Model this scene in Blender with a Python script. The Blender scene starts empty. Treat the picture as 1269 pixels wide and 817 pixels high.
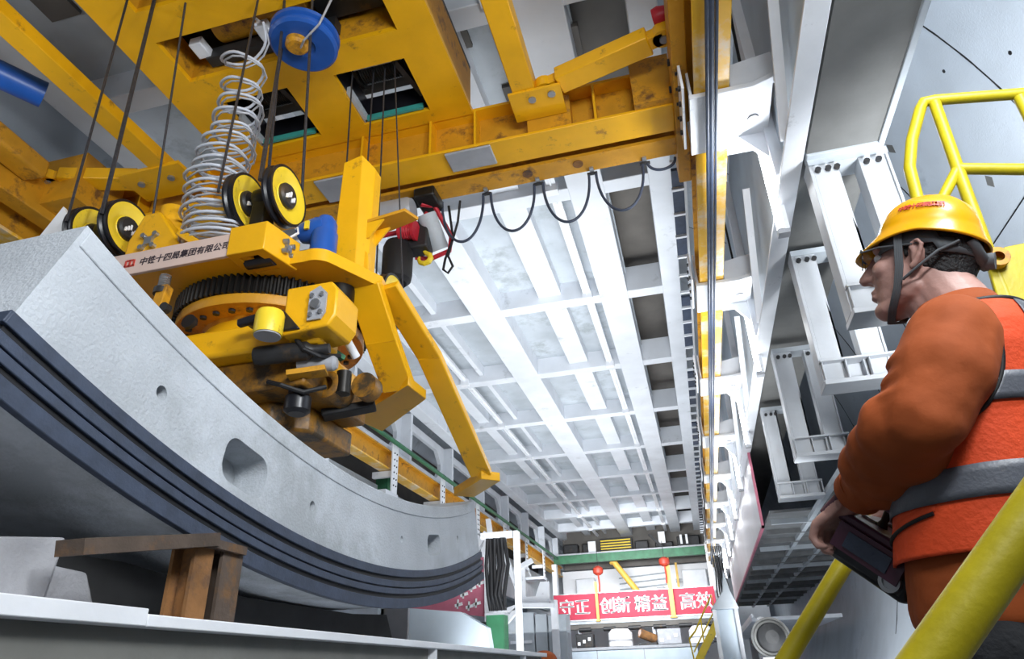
import bpy, math, random
import numpy as np
from mathutils import Vector, Matrix
from mathutils.geometry import tessellate_polygon
R = random.Random(7)
ZC = 3.0            # camera height above the tunnel floor; all coordinates below are relative to the camera's height
S = bpy.context.scene
COL = S.collection

# ------------------------------------------------------------------ camera
cam = bpy.data.cameras.new('camera'); co = bpy.data.objects.new('camera', cam); COL.objects.link(co)
cam.sensor_width = 36; cam.lens = 840/1269*36; cam.clip_start = .02; cam.clip_end = 200
XA = Vector((.96652779, -.14293498, -.21305778)); YA = Vector((.25466541, .43370292, .86431898)); ZA = Vector((-.03113764, -.88964677, .45558652))
right = Vector((XA[0], YA[0], ZA[0])); up = -Vector((XA[1], YA[1], ZA[1])); back = -Vector((XA[2], YA[2], ZA[2]))
m = Matrix((right, up, back)).transposed().to_4x4(); m.translation = Vector((0, 0, ZC)); co.matrix_world = m
S.camera = co

# ------------------------------------------------------------------ world, exposure
W = bpy.data.worlds.new('world'); S.world = W; W.use_nodes = True
W.node_tree.nodes['Background'].inputs[0].default_value = (.80, .88, 1, 1)
W.node_tree.nodes['Background'].inputs[1].default_value = .13
S.view_settings.view_transform = 'Standard'; S.view_settings.look = 'None'
S.view_settings.exposure = 0.1; S.view_settings.gamma = 1; S.view_settings.use_curve_mapping = False

def area(name, loc, target, sx, sy, power, color=(.93, .97, 1), spread=180):
    l = bpy.data.lights.new(name, 'AREA'); l.shape = 'RECTANGLE'; l.size = sx; l.size_y = sy; l.energy = power; l.color = color
    l.spread = math.radians(spread)
    o = bpy.data.objects.new(name, l); COL.objects.link(o); o.location = (loc[0], loc[1], loc[2]+ZC)
    o.rotation_euler = (Vector(target)-Vector(loc)).to_track_quat('-Z', 'Y').to_euler(); return o
# gallery and left floodlights stand for lamps out of view; others are added fill
area('flood_gallery', (1.6, .4, 3.0), (-3.0, 4.2, 2.6), .5, 1.6, 180)
area('fill_stair', (.8, -1.0, 2.2), (-2.4, 4.5, 4.8), 1.6, .8, 150)
area('flood_left', (-5.6, 1.6, 3.2), (-4.2, 3.5, 5.5), .3, 1.2, 22)
area('fill_mid', (-1.0, 9.0, .6), (-2.4, 10.5, 6), 3, 5, 255, spread=120)
area('fill_far', (-2.5, 17, .8), (-2.5, 17.5, 6), 5, 6, 205, spread=120)
area('fill_end', (-2.5, 25, .8), (-2.5, 25.5, 6), 5, 6, 75, spread=120)
area('fill_low', (1.2, 12, -1.0), (3.3, 15, .6), .6, 4, 95)
area('fill_machine', (-2.7, 24, 3.6), (-2.7, 33, 2.6), 5, .6, 300, spread=90)
area('fill_wall', (2.2, 3.6, 1.5), (3.2, 6.0, 4.2), .3, .8, 95, spread=115)

# ------------------------------------------------------------------ materials
def mat(name, rgb, rough=.5, metal=0, var=.12, scale=6, bump=.0, bscale=40, dirt=None, dirt_amt=.0, dirt_scale=3, spec=.5, detail=6):
    ma = bpy.data.materials.new(name); ma.use_nodes = True
    nt = ma.node_tree; b = nt.nodes['Principled BSDF']; N = nt.nodes.new; Lk = nt.links.new
    tc = N('ShaderNodeTexCoord'); n1 = N('ShaderNodeTexNoise'); n1.inputs['Scale'].default_value = scale; n1.inputs['Detail'].default_value = detail
    Lk(tc.outputs['Object'], n1.inputs['Vector'])
    mr = N('ShaderNodeMapRange'); mr.inputs[1].default_value = .3; mr.inputs[2].default_value = .7; mr.inputs[3].default_value = 1-var; mr.inputs[4].default_value = 1+var*.6
    Lk(n1.outputs['Fac'], mr.inputs[0])
    mx = N('ShaderNodeMix'); mx.data_type = 'RGBA'; mx.blend_type = 'MULTIPLY'; mx.inputs[0].default_value = 1
    mx.inputs[6].default_value = (*rgb, 1)
    cr = N('ShaderNodeCombineColor'); 
    for i in range(3): Lk(mr.outputs[0], cr.inputs[i])
    Lk(cr.outputs[0], mx.inputs[7]); out = mx.outputs[2]
    if dirt:
        n2 = N('ShaderNodeTexNoise'); n2.inputs['Scale'].default_value = dirt_scale; n2.inputs['Detail'].default_value = 9; n2.inputs['Roughness'].default_value = .7
        Lk(tc.outputs['Object'], n2.inputs['Vector'])
        r2 = N('ShaderNodeMapRange'); r2.inputs[1].default_value = .62-dirt_amt*.3; r2.inputs[2].default_value = .72-dirt_amt*.2; Lk(n2.outputs['Fac'], r2.inputs[0])
        m2 = N('ShaderNodeMix'); m2.data_type = 'RGBA'; m2.inputs[7].default_value = (*dirt, 1); Lk(out, m2.inputs[6]); Lk(r2.outputs[0], m2.inputs[0]); out = m2.outputs[2]
    Lk(out, b.inputs['Base Color'])
    b.inputs['Roughness'].default_value = rough; b.inputs['Metallic'].default_value = metal; b.inputs['Specular IOR Level'].default_value = spec
    if bump:
        n3 = N('ShaderNodeTexNoise'); n3.inputs['Scale'].default_value = bscale; n3.inputs['Detail'].default_value = 5; Lk(tc.outputs['Object'], n3.inputs['Vector'])
        bp = N('ShaderNodeBump'); bp.inputs['Strength'].default_value = bump; bp.inputs['Distance'].default_value = .02; Lk(n3.outputs['Fac'], bp.inputs['Height']); Lk(bp.outputs[0], b.inputs['Normal'])
    return ma
def emit(name, rgb, s):
    ma = bpy.data.materials.new(name); ma.use_nodes = True; b = ma.node_tree.nodes['Principled BSDF']
    b.inputs['Base Color'].default_value = (1, 1, 1, 1); b.inputs['Emission Color'].default_value = (*rgb, 1); b.inputs['Emission Strength'].default_value = s; return ma
M = dict(
 yellow=mat('yellow_paint', (.84, .43, .006), .38, var=.10, scale=3, bump=.05, bscale=60, dirt=(.30, .13, .02), dirt_amt=.06, dirt_scale=5),
 oldyellow=mat('old_yellow_paint', (.62, .29, .012), .5, var=.2, scale=4, bump=.1, bscale=50, dirt=(.16, .07, .02), dirt_amt=.3, dirt_scale=4),
 wheel=mat('wheel_yellow', (.86, .62, .03), .4, var=.08, dirt=(.2, .13, .03), dirt_amt=.1, dirt_scale=9),
 rail=mat('rail_yellow', (.82, .45, .02), .4, var=.15, scale=2, dirt=(.75, .62, .45), dirt_amt=.45, dirt_scale=2),
 handrail=mat('handrail_yellow', (.50, .41, .008), .45, var=.12, scale=14, bump=.06, bscale=70),
 white=mat('white_paint', (.80, .82, .86), .45, var=.08, scale=3, bump=.04, dirt=(.45, .46, .48), dirt_amt=.05, dirt_scale=4),
 ceil=mat('ceiling_white_paint', (.70, .73, .78), .6, var=.10, scale=1.5, bump=.05, dirt=(.48, .50, .53), dirt_amt=.1, dirt_scale=2),
 panel=mat('ceiling_panel_grey', (.46, .50, .54), .6, var=.22, scale=1.2, bump=.05, dirt=(.33, .36, .38), dirt_amt=.3, dirt_scale=1.3),
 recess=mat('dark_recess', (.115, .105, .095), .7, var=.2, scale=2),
 bluegrey=mat('blue_grey_panel', (.52, .60, .68), .5, var=.1, scale=2),
 greydeck=mat('grey_deck', (.155, .155, .15), .6, var=.12, scale=5, bump=.05),
 concrete=mat('segment_concrete', (.50, .535, .58), .75, var=.26, scale=1.6, bump=.3, bscale=70, dirt=(.36, .385, .41), dirt_amt=.45, dirt_scale=1.4, detail=10),
 lining=mat('lining_concrete', (.50, .55, .61), .7, var=.14, scale=1.2, bump=.12, bscale=60, dirt=(.36, .40, .45), dirt_amt=.15, dirt_scale=1.2),
 block=mat('block_concrete', (.34, .34, .36), .85, var=.25, scale=5, bump=.3, bscale=50),
 gasket=mat('gasket_rubber', (.036, .05, .085), .55, var=.25, scale=14, bump=.1, bscale=80),
 black=mat('black_rubber', (.008, .008, .010), .6, var=.2),
 blackgloss=mat('black_gloss', (.012, .012, .016), .3, var=.2),
 iron=mat('dark_iron', (.028, .028, .030), .5, metal=.2, var=.3, scale=8, dirt=(.10, .06, .03), dirt_amt=.15),
 steel=mat('steel', (.42, .43, .45), .35, metal=.8, var=.2, scale=8),
 gear=mat('gear_steel', (.03, .028, .026), .4, metal=.7, var=.3, scale=10),
 rust=mat('rust', (.24, .11, .035), .85, var=.35, scale=6, bump=.25, bscale=30, dirt=(.07, .045, .035), dirt_amt=.4, dirt_scale=4),
 rustdark=mat('rust_dark', (.085, .06, .045), .85, var=.35, scale=6, bump=.25, bscale=30, dirt=(.16, .08, .03), dirt_amt=.3, dirt_scale=5),
 blue=mat('blue_paint', (.015, .09, .38), .35, var=.12, scale=6),
 red=mat('red_paint', (.50, .015, .03), .4, var=.15),
 banner=mat('banner_red', (.42, .012, .045), .6, var=.08, scale=2),
 pink=mat('pink_sign', (.60, .17, .25), .5, var=.2, scale=2),
 letter=mat('white_letter', (.9, .9, .92), .6, var=.02),
 text=mat('dark_letter', (.03, .02, .03), .6, var=.02),
 redtext=mat('red_letter', (.55, .05, .03), .5, var=.05),
 plate=mat('name_board', (.66, .50, .44), .5, var=.08, scale=5),
 greycase=mat('grey_casing', (.36, .37, .40), .4, var=.12),
 ledgegrey=mat('ledge_grey', (.17, .17, .155), .6, var=.15, scale=5, bump=.05),
 dark=mat('shadow_dark', (.02, .02, .021), .8, var=.3),  # near-black: shade below the segment put into the colour; also the duct cap
 shadedgreasy=mat('shaded_greasy_yellow', (.36, .16, .012), .45, var=.35, scale=5, bump=.15, bscale=40, dirt=(.05, .035, .02), dirt_amt=.6, dirt_scale=5),  # yellow darkened: underside shade put into the colour, plus dark grease blotches
 greypaint=mat('light_grey_paint', (.50, .52, .55), .5, var=.08, scale=4, bump=.04),
 green=mat('green_paint', (.03, .15, .07), .5, var=.3, scale=4),
 teal=mat('teal_strip', (.05, .32, .28), .4, var=.1),
 pvc=mat('grey_cable', (.50, .53, .60), .35, var=.06),
 rope=mat('wire_rope', (.06, .06, .07), .45, metal=.5, var=.35, scale=60),
 orange=mat('orange_cloth', (.36, .072, .010), .85, var=.2, scale=7, bump=.12, bscale=22),
 vest=mat('vest_orange', (.80, .075, .012), .75, var=.10, scale=8, bump=.15, bscale=120),
 tape=mat('reflective_tape', (.12, .13, .155), .45, var=.10, scale=30, bump=.1, bscale=150),
 black_cloth=mat('black_cloth', (.010, .011, .014), .85, var=.25, scale=12, bump=.2, bscale=60),
 skin=mat('skin', (.50, .285, .24), .5, var=.10, scale=18, bump=.08, bscale=120),
 hair=mat('hair', (.012, .011, .012), .6, var=.3, scale=60, bump=.5, bscale=160),
 helmet=mat('helmet_yellow', (.80, .38, .004), .25, var=.05, scale=5),
 strap=mat('grey_strap', (.10, .11, .12), .7, var=.15, scale=20),
 purple=mat('purple_casing', (.075, .022, .045), .4, var=.15),
 lamp=emit('tube_light', (.93, .97, 1), 14),
 grating=mat('grating_grey', (.16, .165, .17), .6, var=.25, scale=5),
 floor=mat('floor_concrete', (.32, .33, .34), .8, var=.2, scale=1.5, bump=.1),
 poster=mat('poster_white', (.80, .76, .79), .5, var=.05, scale=1),
 lantern=mat('lantern_red', (.40, .04, .02), .5, var=.15),
 amber=mat('amber_paint', (.80, .48, .08), .5, var=.15),
)
g = bpy.data.materials.new('clear_lens'); g.use_nodes = True
gb = g.node_tree.nodes['Principled BSDF']; gb.inputs['Transmission Weight'].default_value = 1; gb.inputs['Roughness'].default_value = .03; gb.inputs['IOR'].default_value = 1.15; M['lens'] = g

# ------------------------------------------------------------------ mesh builder
def frame(d, upv=(0, 0, 1)):
    d = Vector(d).normalized(); u = Vector(upv); u = u-d*u.dot(d)
    if u.length < 1e-4: u = Vector((0, 1, 0))-d*d[1]
    if u.length < 1e-4: u = Vector((1, 0, 0))
    u.normalize(); return d, u.cross(d).normalized(), u      # direction, side, up
class MB:
    def __init__(s): s.v = []; s.f = []; s.p = []
    def add(s, vs, fs):
        s.p.append((len(s.v), len(s.f))); o = len(s.v); s.v += [Vector(v) for v in vs]; s.f += [[i+o for i in f] for f in fs]; return s
    def obox(s, c, ax, h):
        c = Vector(c); a = [Vector(x) for x in ax]; vs = []
        for i in (-1, 1):
            for j in (-1, 1):
                for k in (-1, 1): vs.append(c+a[0]*h[0]*i+a[1]*h[1]*j+a[2]*h[2]*k)
        fs = [(0, 1, 3, 2), (4, 6, 7, 5), (0, 4, 5, 1), (2, 3, 7, 6), (0, 2, 6, 4), (1, 5, 7, 3)]
        if a[0].cross(a[1]).dot(a[2]) < 0: fs = [f[::-1] for f in fs]
        return s.add(vs, fs)
    def box(s, x0, x1, y0, y1, z0, z1):
        return s.obox(((x0+x1)/2, (y0+y1)/2, (z0+z1)/2), ((1, 0, 0), (0, 1, 0), (0, 0, 1)), (abs(x1-x0)/2, abs(y1-y0)/2, abs(z1-z0)/2))
    def bar(s, p0, p1, w, h, upv=(0, 0, 1)):
        p0 = Vector(p0); p1 = Vector(p1); d, sd, u = frame(p1-p0, upv)
        return s.obox((p0+p1)/2, (d, sd, u), ((p1-p0).length/2, w/2, h/2))
    def ibeam(s, p0, p1, w, h, tf=.02, tw=.014, upv=(0, 0, 1)):
        p0 = Vector(p0); p1 = Vector(p1); d, sd, u = frame(p1-p0, upv)
        for k in (-1, 1): s.bar(p0+u*k*(h/2-tf/2), p1+u*k*(h/2-tf/2), w, tf, upv)
        return s.bar(p0, p1, tw, h-2*tf, upv)
    def tube(s, pts, r, n=10, closed=False, caps=True):
        P = [Vector(p) for p in pts]; rr = r if isinstance(r, (list, tuple)) else [r]*len(P); vs = []; fs = []; u = None
        for i, p in enumerate(P):
            if closed: t = P[(i+1) % len(P)]-P[i-1]
            else: t = P[min(i+1, len(P)-1)]-P[max(i-1, 0)]
            t.normalize()
            if u is None: _, _, u = frame(t)
            u = u-t*u.dot(t); u.normalize(); w = t.cross(u)
            for k in range(n):
                a = 2*math.pi*k/n; vs.append(p+(u*math.cos(a)+w*math.sin(a))*rr[i])
        L = len(P)
        for i in range(L if closed else L-1):
            for k in range(n):
                a = i*n+k; b = i*n+(k+1) % n; j = (i+1) % L; fs.append((a, b, j*n+(k+1) % n, j*n+k))
        if caps and not closed: fs.append(tuple(range(n))[::-1]); fs.append(tuple(range((L-1)*n, L*n)))
        return s.add(vs, fs)
    def lathe(s, c, axis, prof, n=32, a0=0, a1=2*math.pi):
        c = Vector(c); d, x, y = frame(axis, (0, 0, 1)); vs = []; fs = []; m_ = len(prof); full = abs(a1-a0-2*math.pi) < 1e-6; k_ = n if full else n+1
        for k in range(k_):
            a = a0+(a1-a0)*k/n
            for r, h in prof: vs.append(c+d*h+(x*math.cos(a)+y*math.sin(a))*max(r, 1e-5))
        for k in range(n):
            for i in range(m_-1):
                a = k*m_+i; b = ((k+1) % k_)*m_+i; fs.append((a, b, b+1, a+1))
        return s.add(vs, fs)
    def cyl(s, p0, p1, r, n=24, r1=None):
        p0 = Vector(p0); p1 = Vector(p1); L = (p1-p0).length; r1 = r if r1 is None else r1
        return s.lathe(p0, p1-p0, [(0, 0), (r, 0), (r1, L), (0, L)], n)
    def ell(s, c, ax, r, nu=20, nv=12):
        c = Vector(c); a = [Vector(x) for x in ax]; vs = []; fs = []
        for i in range(nv+1):
            t = math.pi*i/nv
            for k in range(nu):
                p = 2*math.pi*k/nu; vs.append(c+a[0]*r[0]*math.sin(t)*math.cos(p)+a[1]*r[1]*math.sin(t)*math.sin(p)+a[2]*r[2]*math.cos(t))
        for i in range(nv):
            for k in range(nu): fs.append((i*nu+k, (i+1)*nu+k, (i+1)*nu+(k+1) % nu, i*nu+(k+1) % nu))
        return s.add(vs, fs)
    def cap(s, p0, p1, r0, r1, n=16):
        p0 = Vector(p0); p1 = Vector(p1); L = (p1-p0).length; prof = []
        for i in range(7): a = -math.pi/2+math.pi/2*i/6; prof.append((r0*math.cos(a), r0*math.sin(a)))
        for i in range(7): a = math.pi/2*i/6; prof.append((r1*math.cos(a), L+r1*math.sin(a)))
        return s.lathe(p0, p1-p0, prof, n)
    def prism(s, pts, vec, holes=()):      # planar outline in 3-D, pushed along vec, optional holes
        loops = [[Vector(p) for p in pts]]+[[Vector(p) for p in h] for h in holes]; vec = Vector(vec); flat = [p for l in loops for p in l]; n = len(flat)
        tris = tessellate_polygon(loops); fs = []
        for t in tris:
            nn = (flat[t[1]]-flat[t[0]]).cross(flat[t[2]]-flat[t[0]])
            if nn.length < 1e-12: continue
            t = t if nn.dot(vec) < 0 else t[::-1]
            fs.append(tuple(t)); fs.append(tuple(i+n for i in t[::-1]))
        o = 0
        for l in loops:
            k = len(l)
            for i in range(k): fs.append((o+i, o+(i+1) % k, n+o+(i+1) % k, n+o+i))
            o += k
        return s.add(flat+[p+vec for p in flat], fs)
    def build(s, name, ma, parent=None, bevel=0, smooth=30, kind=None, fix=True, split=False):
        if split:             # every added shape becomes a part of its own
            e = s.p[1:]+[(len(s.v), len(s.f))]
            for (v0, f0), (v1, f1) in zip(s.p, e):
                k = MB(); k.v = s.v[v0:v1]; k.f = [[i-v0 for i in f] for f in s.f[f0:f1]]; k.build(name, ma, parent, bevel, smooth)
            return
        lo = Vector([min(v[i] for v in s.v) for i in range(3)]); hi = Vector([max(v[i] for v in s.v) for i in range(3)])
        org = Vector(((lo[0]+hi[0])/2, (lo[1]+hi[1])/2, lo[2])) if parent is None else parent['_w']
        org = Vector(org); me = bpy.data.meshes.new(name); me.from_pydata([v-org for v in s.v], [], s.f); me.validate()
        if fix:
            import bmesh; bm = bmesh.new(); bm.from_mesh(me); bmesh.ops.remove_doubles(bm, verts=bm.verts, dist=1e-5); bmesh.ops.recalc_face_normals(bm, faces=bm.faces); bm.to_mesh(me); bm.free()
        if smooth:
            me.polygons.foreach_set('use_smooth', [True]*len(me.polygons)); me.set_sharp_from_angle(angle=math.radians(smooth))
        o = bpy.data.objects.new(name, me); COL.objects.link(o); me.materials.append(ma)
        if parent is None: o.location = org+Vector((0, 0, ZC)); WPOS[o.name] = org
        else: o.parent = parent['o']; o.location = (0, 0, 0)
        if bevel:
            b = o.modifiers.new('bevel', 'BEVEL'); b.width = bevel; b.segments = 2; b.limit_method = 'ANGLE'; b.angle_limit = math.radians(40)
        if kind: o['kind'] = kind
        return o
WPOS = {}
def under(o, org=None):             # handle used to hang a part under a thing (or under a part)
    p = o; w = Vector((0, 0, 0))
    while p.parent: p = p.parent
    return dict(o=o, _w=WPOS[p.name])
def tag(o, label, cat, group=None):
    o['label'] = label; o['category'] = cat
    if group: o['group'] = group
    return o
def thing(name, loc, label=None, cat=None, group=None, kind=None):
    o = bpy.data.objects.new(name, None); COL.objects.link(o); o.empty_display_size = .1
    o.location = (loc[0], loc[1], loc[2]+ZC); WPOS[o.name] = Vector(loc)
    if label: tag(o, label, cat, group)
    if kind: o['kind'] = kind
    return under(o)
def clone(h, delta, label=None, group=None):      # copy of a thing with copies of its parts and sub-parts
    src = h['o']; r = src.copy(); COL.objects.link(r); r.location = src.location+Vector(delta); WPOS[r.name] = WPOS[src.name]+Vector(delta)
    if label: r['label'] = label
    if group: r['group'] = group
    for ch in src.children:
        c = ch.copy(); COL.objects.link(c); c.parent = r
        for gch in ch.children:
            d = gch.copy(); COL.objects.link(d); d.parent = c
    return under(r)
def applied(o):                     # bake modifiers into the mesh
    dg = bpy.context.evaluated_depsgraph_get(); me = bpy.data.meshes.new_from_object(o.evaluated_get(dg)); o.modifiers.clear(); old = o.data; o.data = me; bpy.data.meshes.remove(old); return o
def cut(o, cutter_mb):
    c = cutter_mb.build('cutter', M['black']); b = o.modifiers.new('b', 'BOOLEAN'); b.object = c; b.operation = 'DIFFERENCE'; b.solver = 'EXACT'
    dg = bpy.context.evaluated_depsgraph_get(); applied(o); bpy.data.objects.remove(c)
def text(body, size, ma, origin, xdir, ydir, name, parent, depth=.002, offset=.0, shear=0, align='LEFT', bold=0):
    cu = bpy.data.curves.new('t', 'FONT'); cu.body = body; cu.size = size; cu.extrude = depth; cu.offset = offset; cu.shear = shear; cu.align_x = align
    o = bpy.data.objects.new('t', cu); COL.objects.link(o); dg = bpy.context.evaluated_depsgraph_get(); dg.update()
    me = bpy.data.meshes.new_from_object(o.evaluated_get(dg)); bpy.data.objects.remove(o)
    if bold:            # heavier strokes: the same outline twice, a little apart
        import bmesh; bm = bmesh.new(); bm.from_mesh(me); g_ = bmesh.ops.duplicate(bm, geom=bm.verts[:]+bm.edges[:]+bm.faces[:]); bmesh.ops.translate(bm, vec=(bold, bold*.4, 0), verts=[e for e in g_['geom'] if isinstance(e, bmesh.types.BMVert)]); bm.to_mesh(me); bm.free()
    x = Vector(xdir).normalized(); y = Vector(ydir); y = (y-x*y.dot(x)).normalized(); z = x.cross(y); org = Vector(origin)-parent['_w']
    for v in me.vertices: v.co = org+x*v.co.x+y*v.co.y+z*v.co.z
    me.materials.clear(); me.materials.append(ma); r = bpy.data.objects.new(name, me); COL.objects.link(r); r.parent = parent['o']; me.name = name; return r
def V(*a): return Vector(a)
def ground(x): return max(-3.0, 2.5-math.sqrt(max(0, 6.1**2-(x+2.8)**2)))     # top of the round tunnel bottom at x
# ================================================================== SETTING
# tunnel lining
TC = (-2.8, 2.5); TR = 6.1
def lining(name, a0, a1, y0=-6, y1=44, n=40, th=.3):
    b = MB(); vs = []; fs = []
    for i in range(n+1):
        a = math.radians(a0+(a1-a0)*i/n)
        for r in (TR, TR+th):
            for y in (y0, y1): vs.append((TC[0]+r*math.cos(a), y, TC[1]+r*math.sin(a)))
    for i in range(n):
        o = i*4; q = o+4; fs += [(o, o+1, q+1, q), (o+2, q+2, q+3, o+3), (o, q, q+2, o+2), (o+1, o+3, q+3, q+1)]
    fs += [(0, 2, 3, 1), (n*4, n*4+1, n*4+3, n*4+2)]
    return b.add(vs, fs).build(name, M['lining'], smooth=40, kind='structure')
def on_wall(deg, y, r=TR): a = math.radians(deg); return V(TC[0]+r*math.cos(a), y, TC[1]+r*math.sin(a))
wr = lining('wall_right', -64.2, 90); lining('wall_left', 90, 244.2)
h = under(wr)
for y in (3.1, 5.08, 7.05, 9.05, 11.05, 13.05):
    MB().tube([on_wall(d, y, TR-.002) for d in np.linspace(-20, 60, 41)], .008, 6).build('joint_line', M['black'], h)
for d, y0, y1 in ((10, 3.1, 7.05), (33, 5.08, 9.05), (-12, 5.08, 9.05)):
    MB().tube([on_wall(d, y, TR-.002) for y in (y0, y1)], .007, 6).build('joint_line', M['black'], h)
for d, y in ((24.8, 6.67), (13.6, 5.94), (24.8, 8.6), (4, 6.3)):
    p = on_wall(d, y, TR-.004); n_ = (p-V(TC[0], y, TC[1])).normalized(); t = V(0, 1, 0).cross(n_)
    MB().prism([p+t*.075, p+V(0, .06, 0), p-t*.075, p-V(0, .06, 0)], n_*.02).build('bolt_pocket', M['greydeck'], h, smooth=0)
for d, y in ((22.3, 5.35), (17.4, 4.75), (17, 6.3)):
    p = on_wall(d, y); n_ = (p-V(TC[0], y, TC[1])).normalized(); MB().cyl(p-n_*.006, p+n_*.02, .018, 14).build('grout_hole', M['black'], h)
MB().box(-5.44, -.16, -6, 44, -3.1, -3.0).build('floor', M['floor'], kind='structure')
MB().box(-8.6, 3.0, 36.0, 36.2, -3, 8.4).build('wall_back', M['ceil'], kind='structure')

# ceiling deck: one welded structure of panels, beams and ribs
H = 5.8
CE = thing('ceiling', (-2.8, 12, H), kind='structure')
MB().box(-6.3, -.45, -3, 35, H+.38, H+.44).build('deck_panel', M['panel'], CE)
MB().box(-.47, .14, -3, 35, H+.75, H+.81).build('deck_panel', M['recess'], CE)
for x0, x1, h_ in ((-6.2, -5.88, .3), (-3.27, -2.72, .36), (-.95, -.47, .36), (.12, .42, .36)):
    MB().box(x0, x1, -3, 34.6, H, H+h_+.1).build('longitudinal_beam', M['ceil'], CE, bevel=.012)
CY = [7.37+3.02*k for k in range(-3, 10)]
for i, y in enumerate(CY):
    MB().box(-6.2, .4, y-.13, y+.13, H+.012, H+.5).build('cross_beam', M['ceil'], CE, bevel=.012)
    b = MB()
    for xa, xb in ((-5.0, -4.72), (-4.05, -3.95), (-2.02, -1.62)): b.box(xa, xb, y+.1, y+2.92, H+.16, H+.4)
    b.build('stiffener_rib', M['ceil'], CE, split=True)
    b = MB()
    for xa in (-4.45, -1.22): b.box(xa, xa+.13, y+.1, y+2.92, H+.06, H+.12); b.box(xa+.05, xa+.075, y+.1, y+2.92, H+.035, H+.06); b.box(xa-.02, xa+.15, y-.22, y-.10, H-.04, H+.1)
    b.build('cable_tray', M['white'], CE)
b = MB()
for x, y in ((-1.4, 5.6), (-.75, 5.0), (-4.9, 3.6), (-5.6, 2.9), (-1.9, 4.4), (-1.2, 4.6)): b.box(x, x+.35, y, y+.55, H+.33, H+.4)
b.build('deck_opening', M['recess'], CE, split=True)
# plates with eight-sided openings above the left rail
b = MB()
for k in range(-1, 9):
    y0 = 8.6+3.02*k; z0, z1 = 4.62, 5.8
    o = [(-6.45, y0, z0), (-6.45, y0+3.02, z0), (-6.45, y0+3.02, z1), (-6.45, y0, z1)]
    c = .3; a0, a1, e0, e1 = y0+.3, y0+2.72, z0+.22, z1-.2
    hl = [(-6.45, a0+c, e0), (-6.45, a1-c, e0), (-6.45, a1, e0+c), (-6.45, a1, e1-c), (-6.45, a1-c, e1), (-6.45, a0+c, e1), (-6.45, a0, e1-c), (-6.45, a0, e0+c)]
    b = MB().prism(o, (-.1, 0, 0), [hl]); b.box(-6.45, -6.2, y0-.06, y0+.06, z0, z1)
    b.build('side_plate', M['ceil'], CE)
MB().box(-6.5, -6.2, 5.5, 34, 4.5, 4.62).build('side_plate_foot', M['ceil'], CE)
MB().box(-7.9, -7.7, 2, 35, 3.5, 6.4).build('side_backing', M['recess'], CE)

# ================================================================== RAILS
def crane_rail(xc, y0, y1, zb, label, w=.27, hh=.42):
    t = thing('crane_rail', (xc, y0, zb), label, 'crane rail')
    MB().box(xc-w/2, xc+w/2, y0, y1, zb, zb+.035).build('bottom_flange', M['rail'], t, bevel=.006)
    MB().box(xc-.02, xc+.02, y0, y1, zb+.035, zb+hh-.035).build('web', M['oldyellow'], t)
    MB().box(xc-w/2, xc+w/2, y0, y1, zb+hh-.035, zb+hh).build('top_flange', M['oldyellow'], t)
    return t
crane_rail(.65, .6, 33, 4.05, 'long yellow crane rail overhead on the right, with dark cables under it')
crane_rail(-6.22, 2.6, 33, 4.05, 'yellow crane rail on the far left passing behind the concrete segment')
# brackets that carry the right rail, each with a gusset, a post and a tube lamp
BY = [4.52+3.02*k for k in range(0, 9)]
def bracket(y):
    t = thing('rail_bracket', (.95, y, 3.3), None, 'bracket')
    b = MB().prism([(.47, y-.34, 4.0), (.47, y+.34, 4.0), (.95, y+.34, 4.0), (1.1, y+.40, 4.0), (1.1, y-.40, 4.0), (.95, y-.34, 4.0)], (0, 0, .045))
    b.build('arm_plate', M['white'], t, bevel=.006)
    b = MB()
    for yy in (y-.3, y+.3): b.prism([(.80, yy, 4.045), (1.16, yy, 4.045), (1.16, yy, 4.36), (.80, yy, 4.30)], (0, .02, 0))
    for yy in (y-.28, y+.28): b.box(.48, .50, yy-.04, yy+.04, 4.045, 4.45)
    b.build('gusset', M['white'], t, split=True)
    MB().prism([(.86, y+.2, 3.99), (1.06, y+.2, 3.99), (1.06, y+.2, 3.72)], (0, .05, 0)).build('haunch', M['white'], t)
    MB().box(.52, 1.16, y+.36, y+.50, 4.06, 4.30).build('rear_beam', M['ceil'], t)
    MB().box(.42, .44, y-.42, y+.30, 4.05, 4.42).build('splice_plate', M['white'], t)
    b = MB()
    for i in range(4):
        for j in (0, 1): b.cyl((.42, y-.34+i*.17, 4.13+j*.18), (.40, y-.34+i*.17, 4.13+j*.18), .022, 8)
    b.build('bolt', M['iron'], t, split=True)
    MB().cyl((.97, y+.02, 3.985), (.97, y+.02, 4.0), .045, 18).build('hole_plug', M['greycase'], t)
    MB().box(1.06, 1.18, y+.16, y+.30, 3.5, 5.8).build('post', M['white'], t, bevel=.006)
    return t
names = ['nearest', 'second', 'third', 'fourth', 'fifth', 'sixth', 'seventh', 'eighth', 'ninth']
b0 = None
for i, y in enumerate(BY):
    lab = f'white steel bracket plate under the right crane rail, {names[i]} from the camera'
    if b0 is None: b0 = bracket(y); b0['o']['label'] = lab; b0['o']['group'] = 'white brackets along the right crane rail'
    else: clone(b0, (0, y-BY[0], 0), lab)
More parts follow.
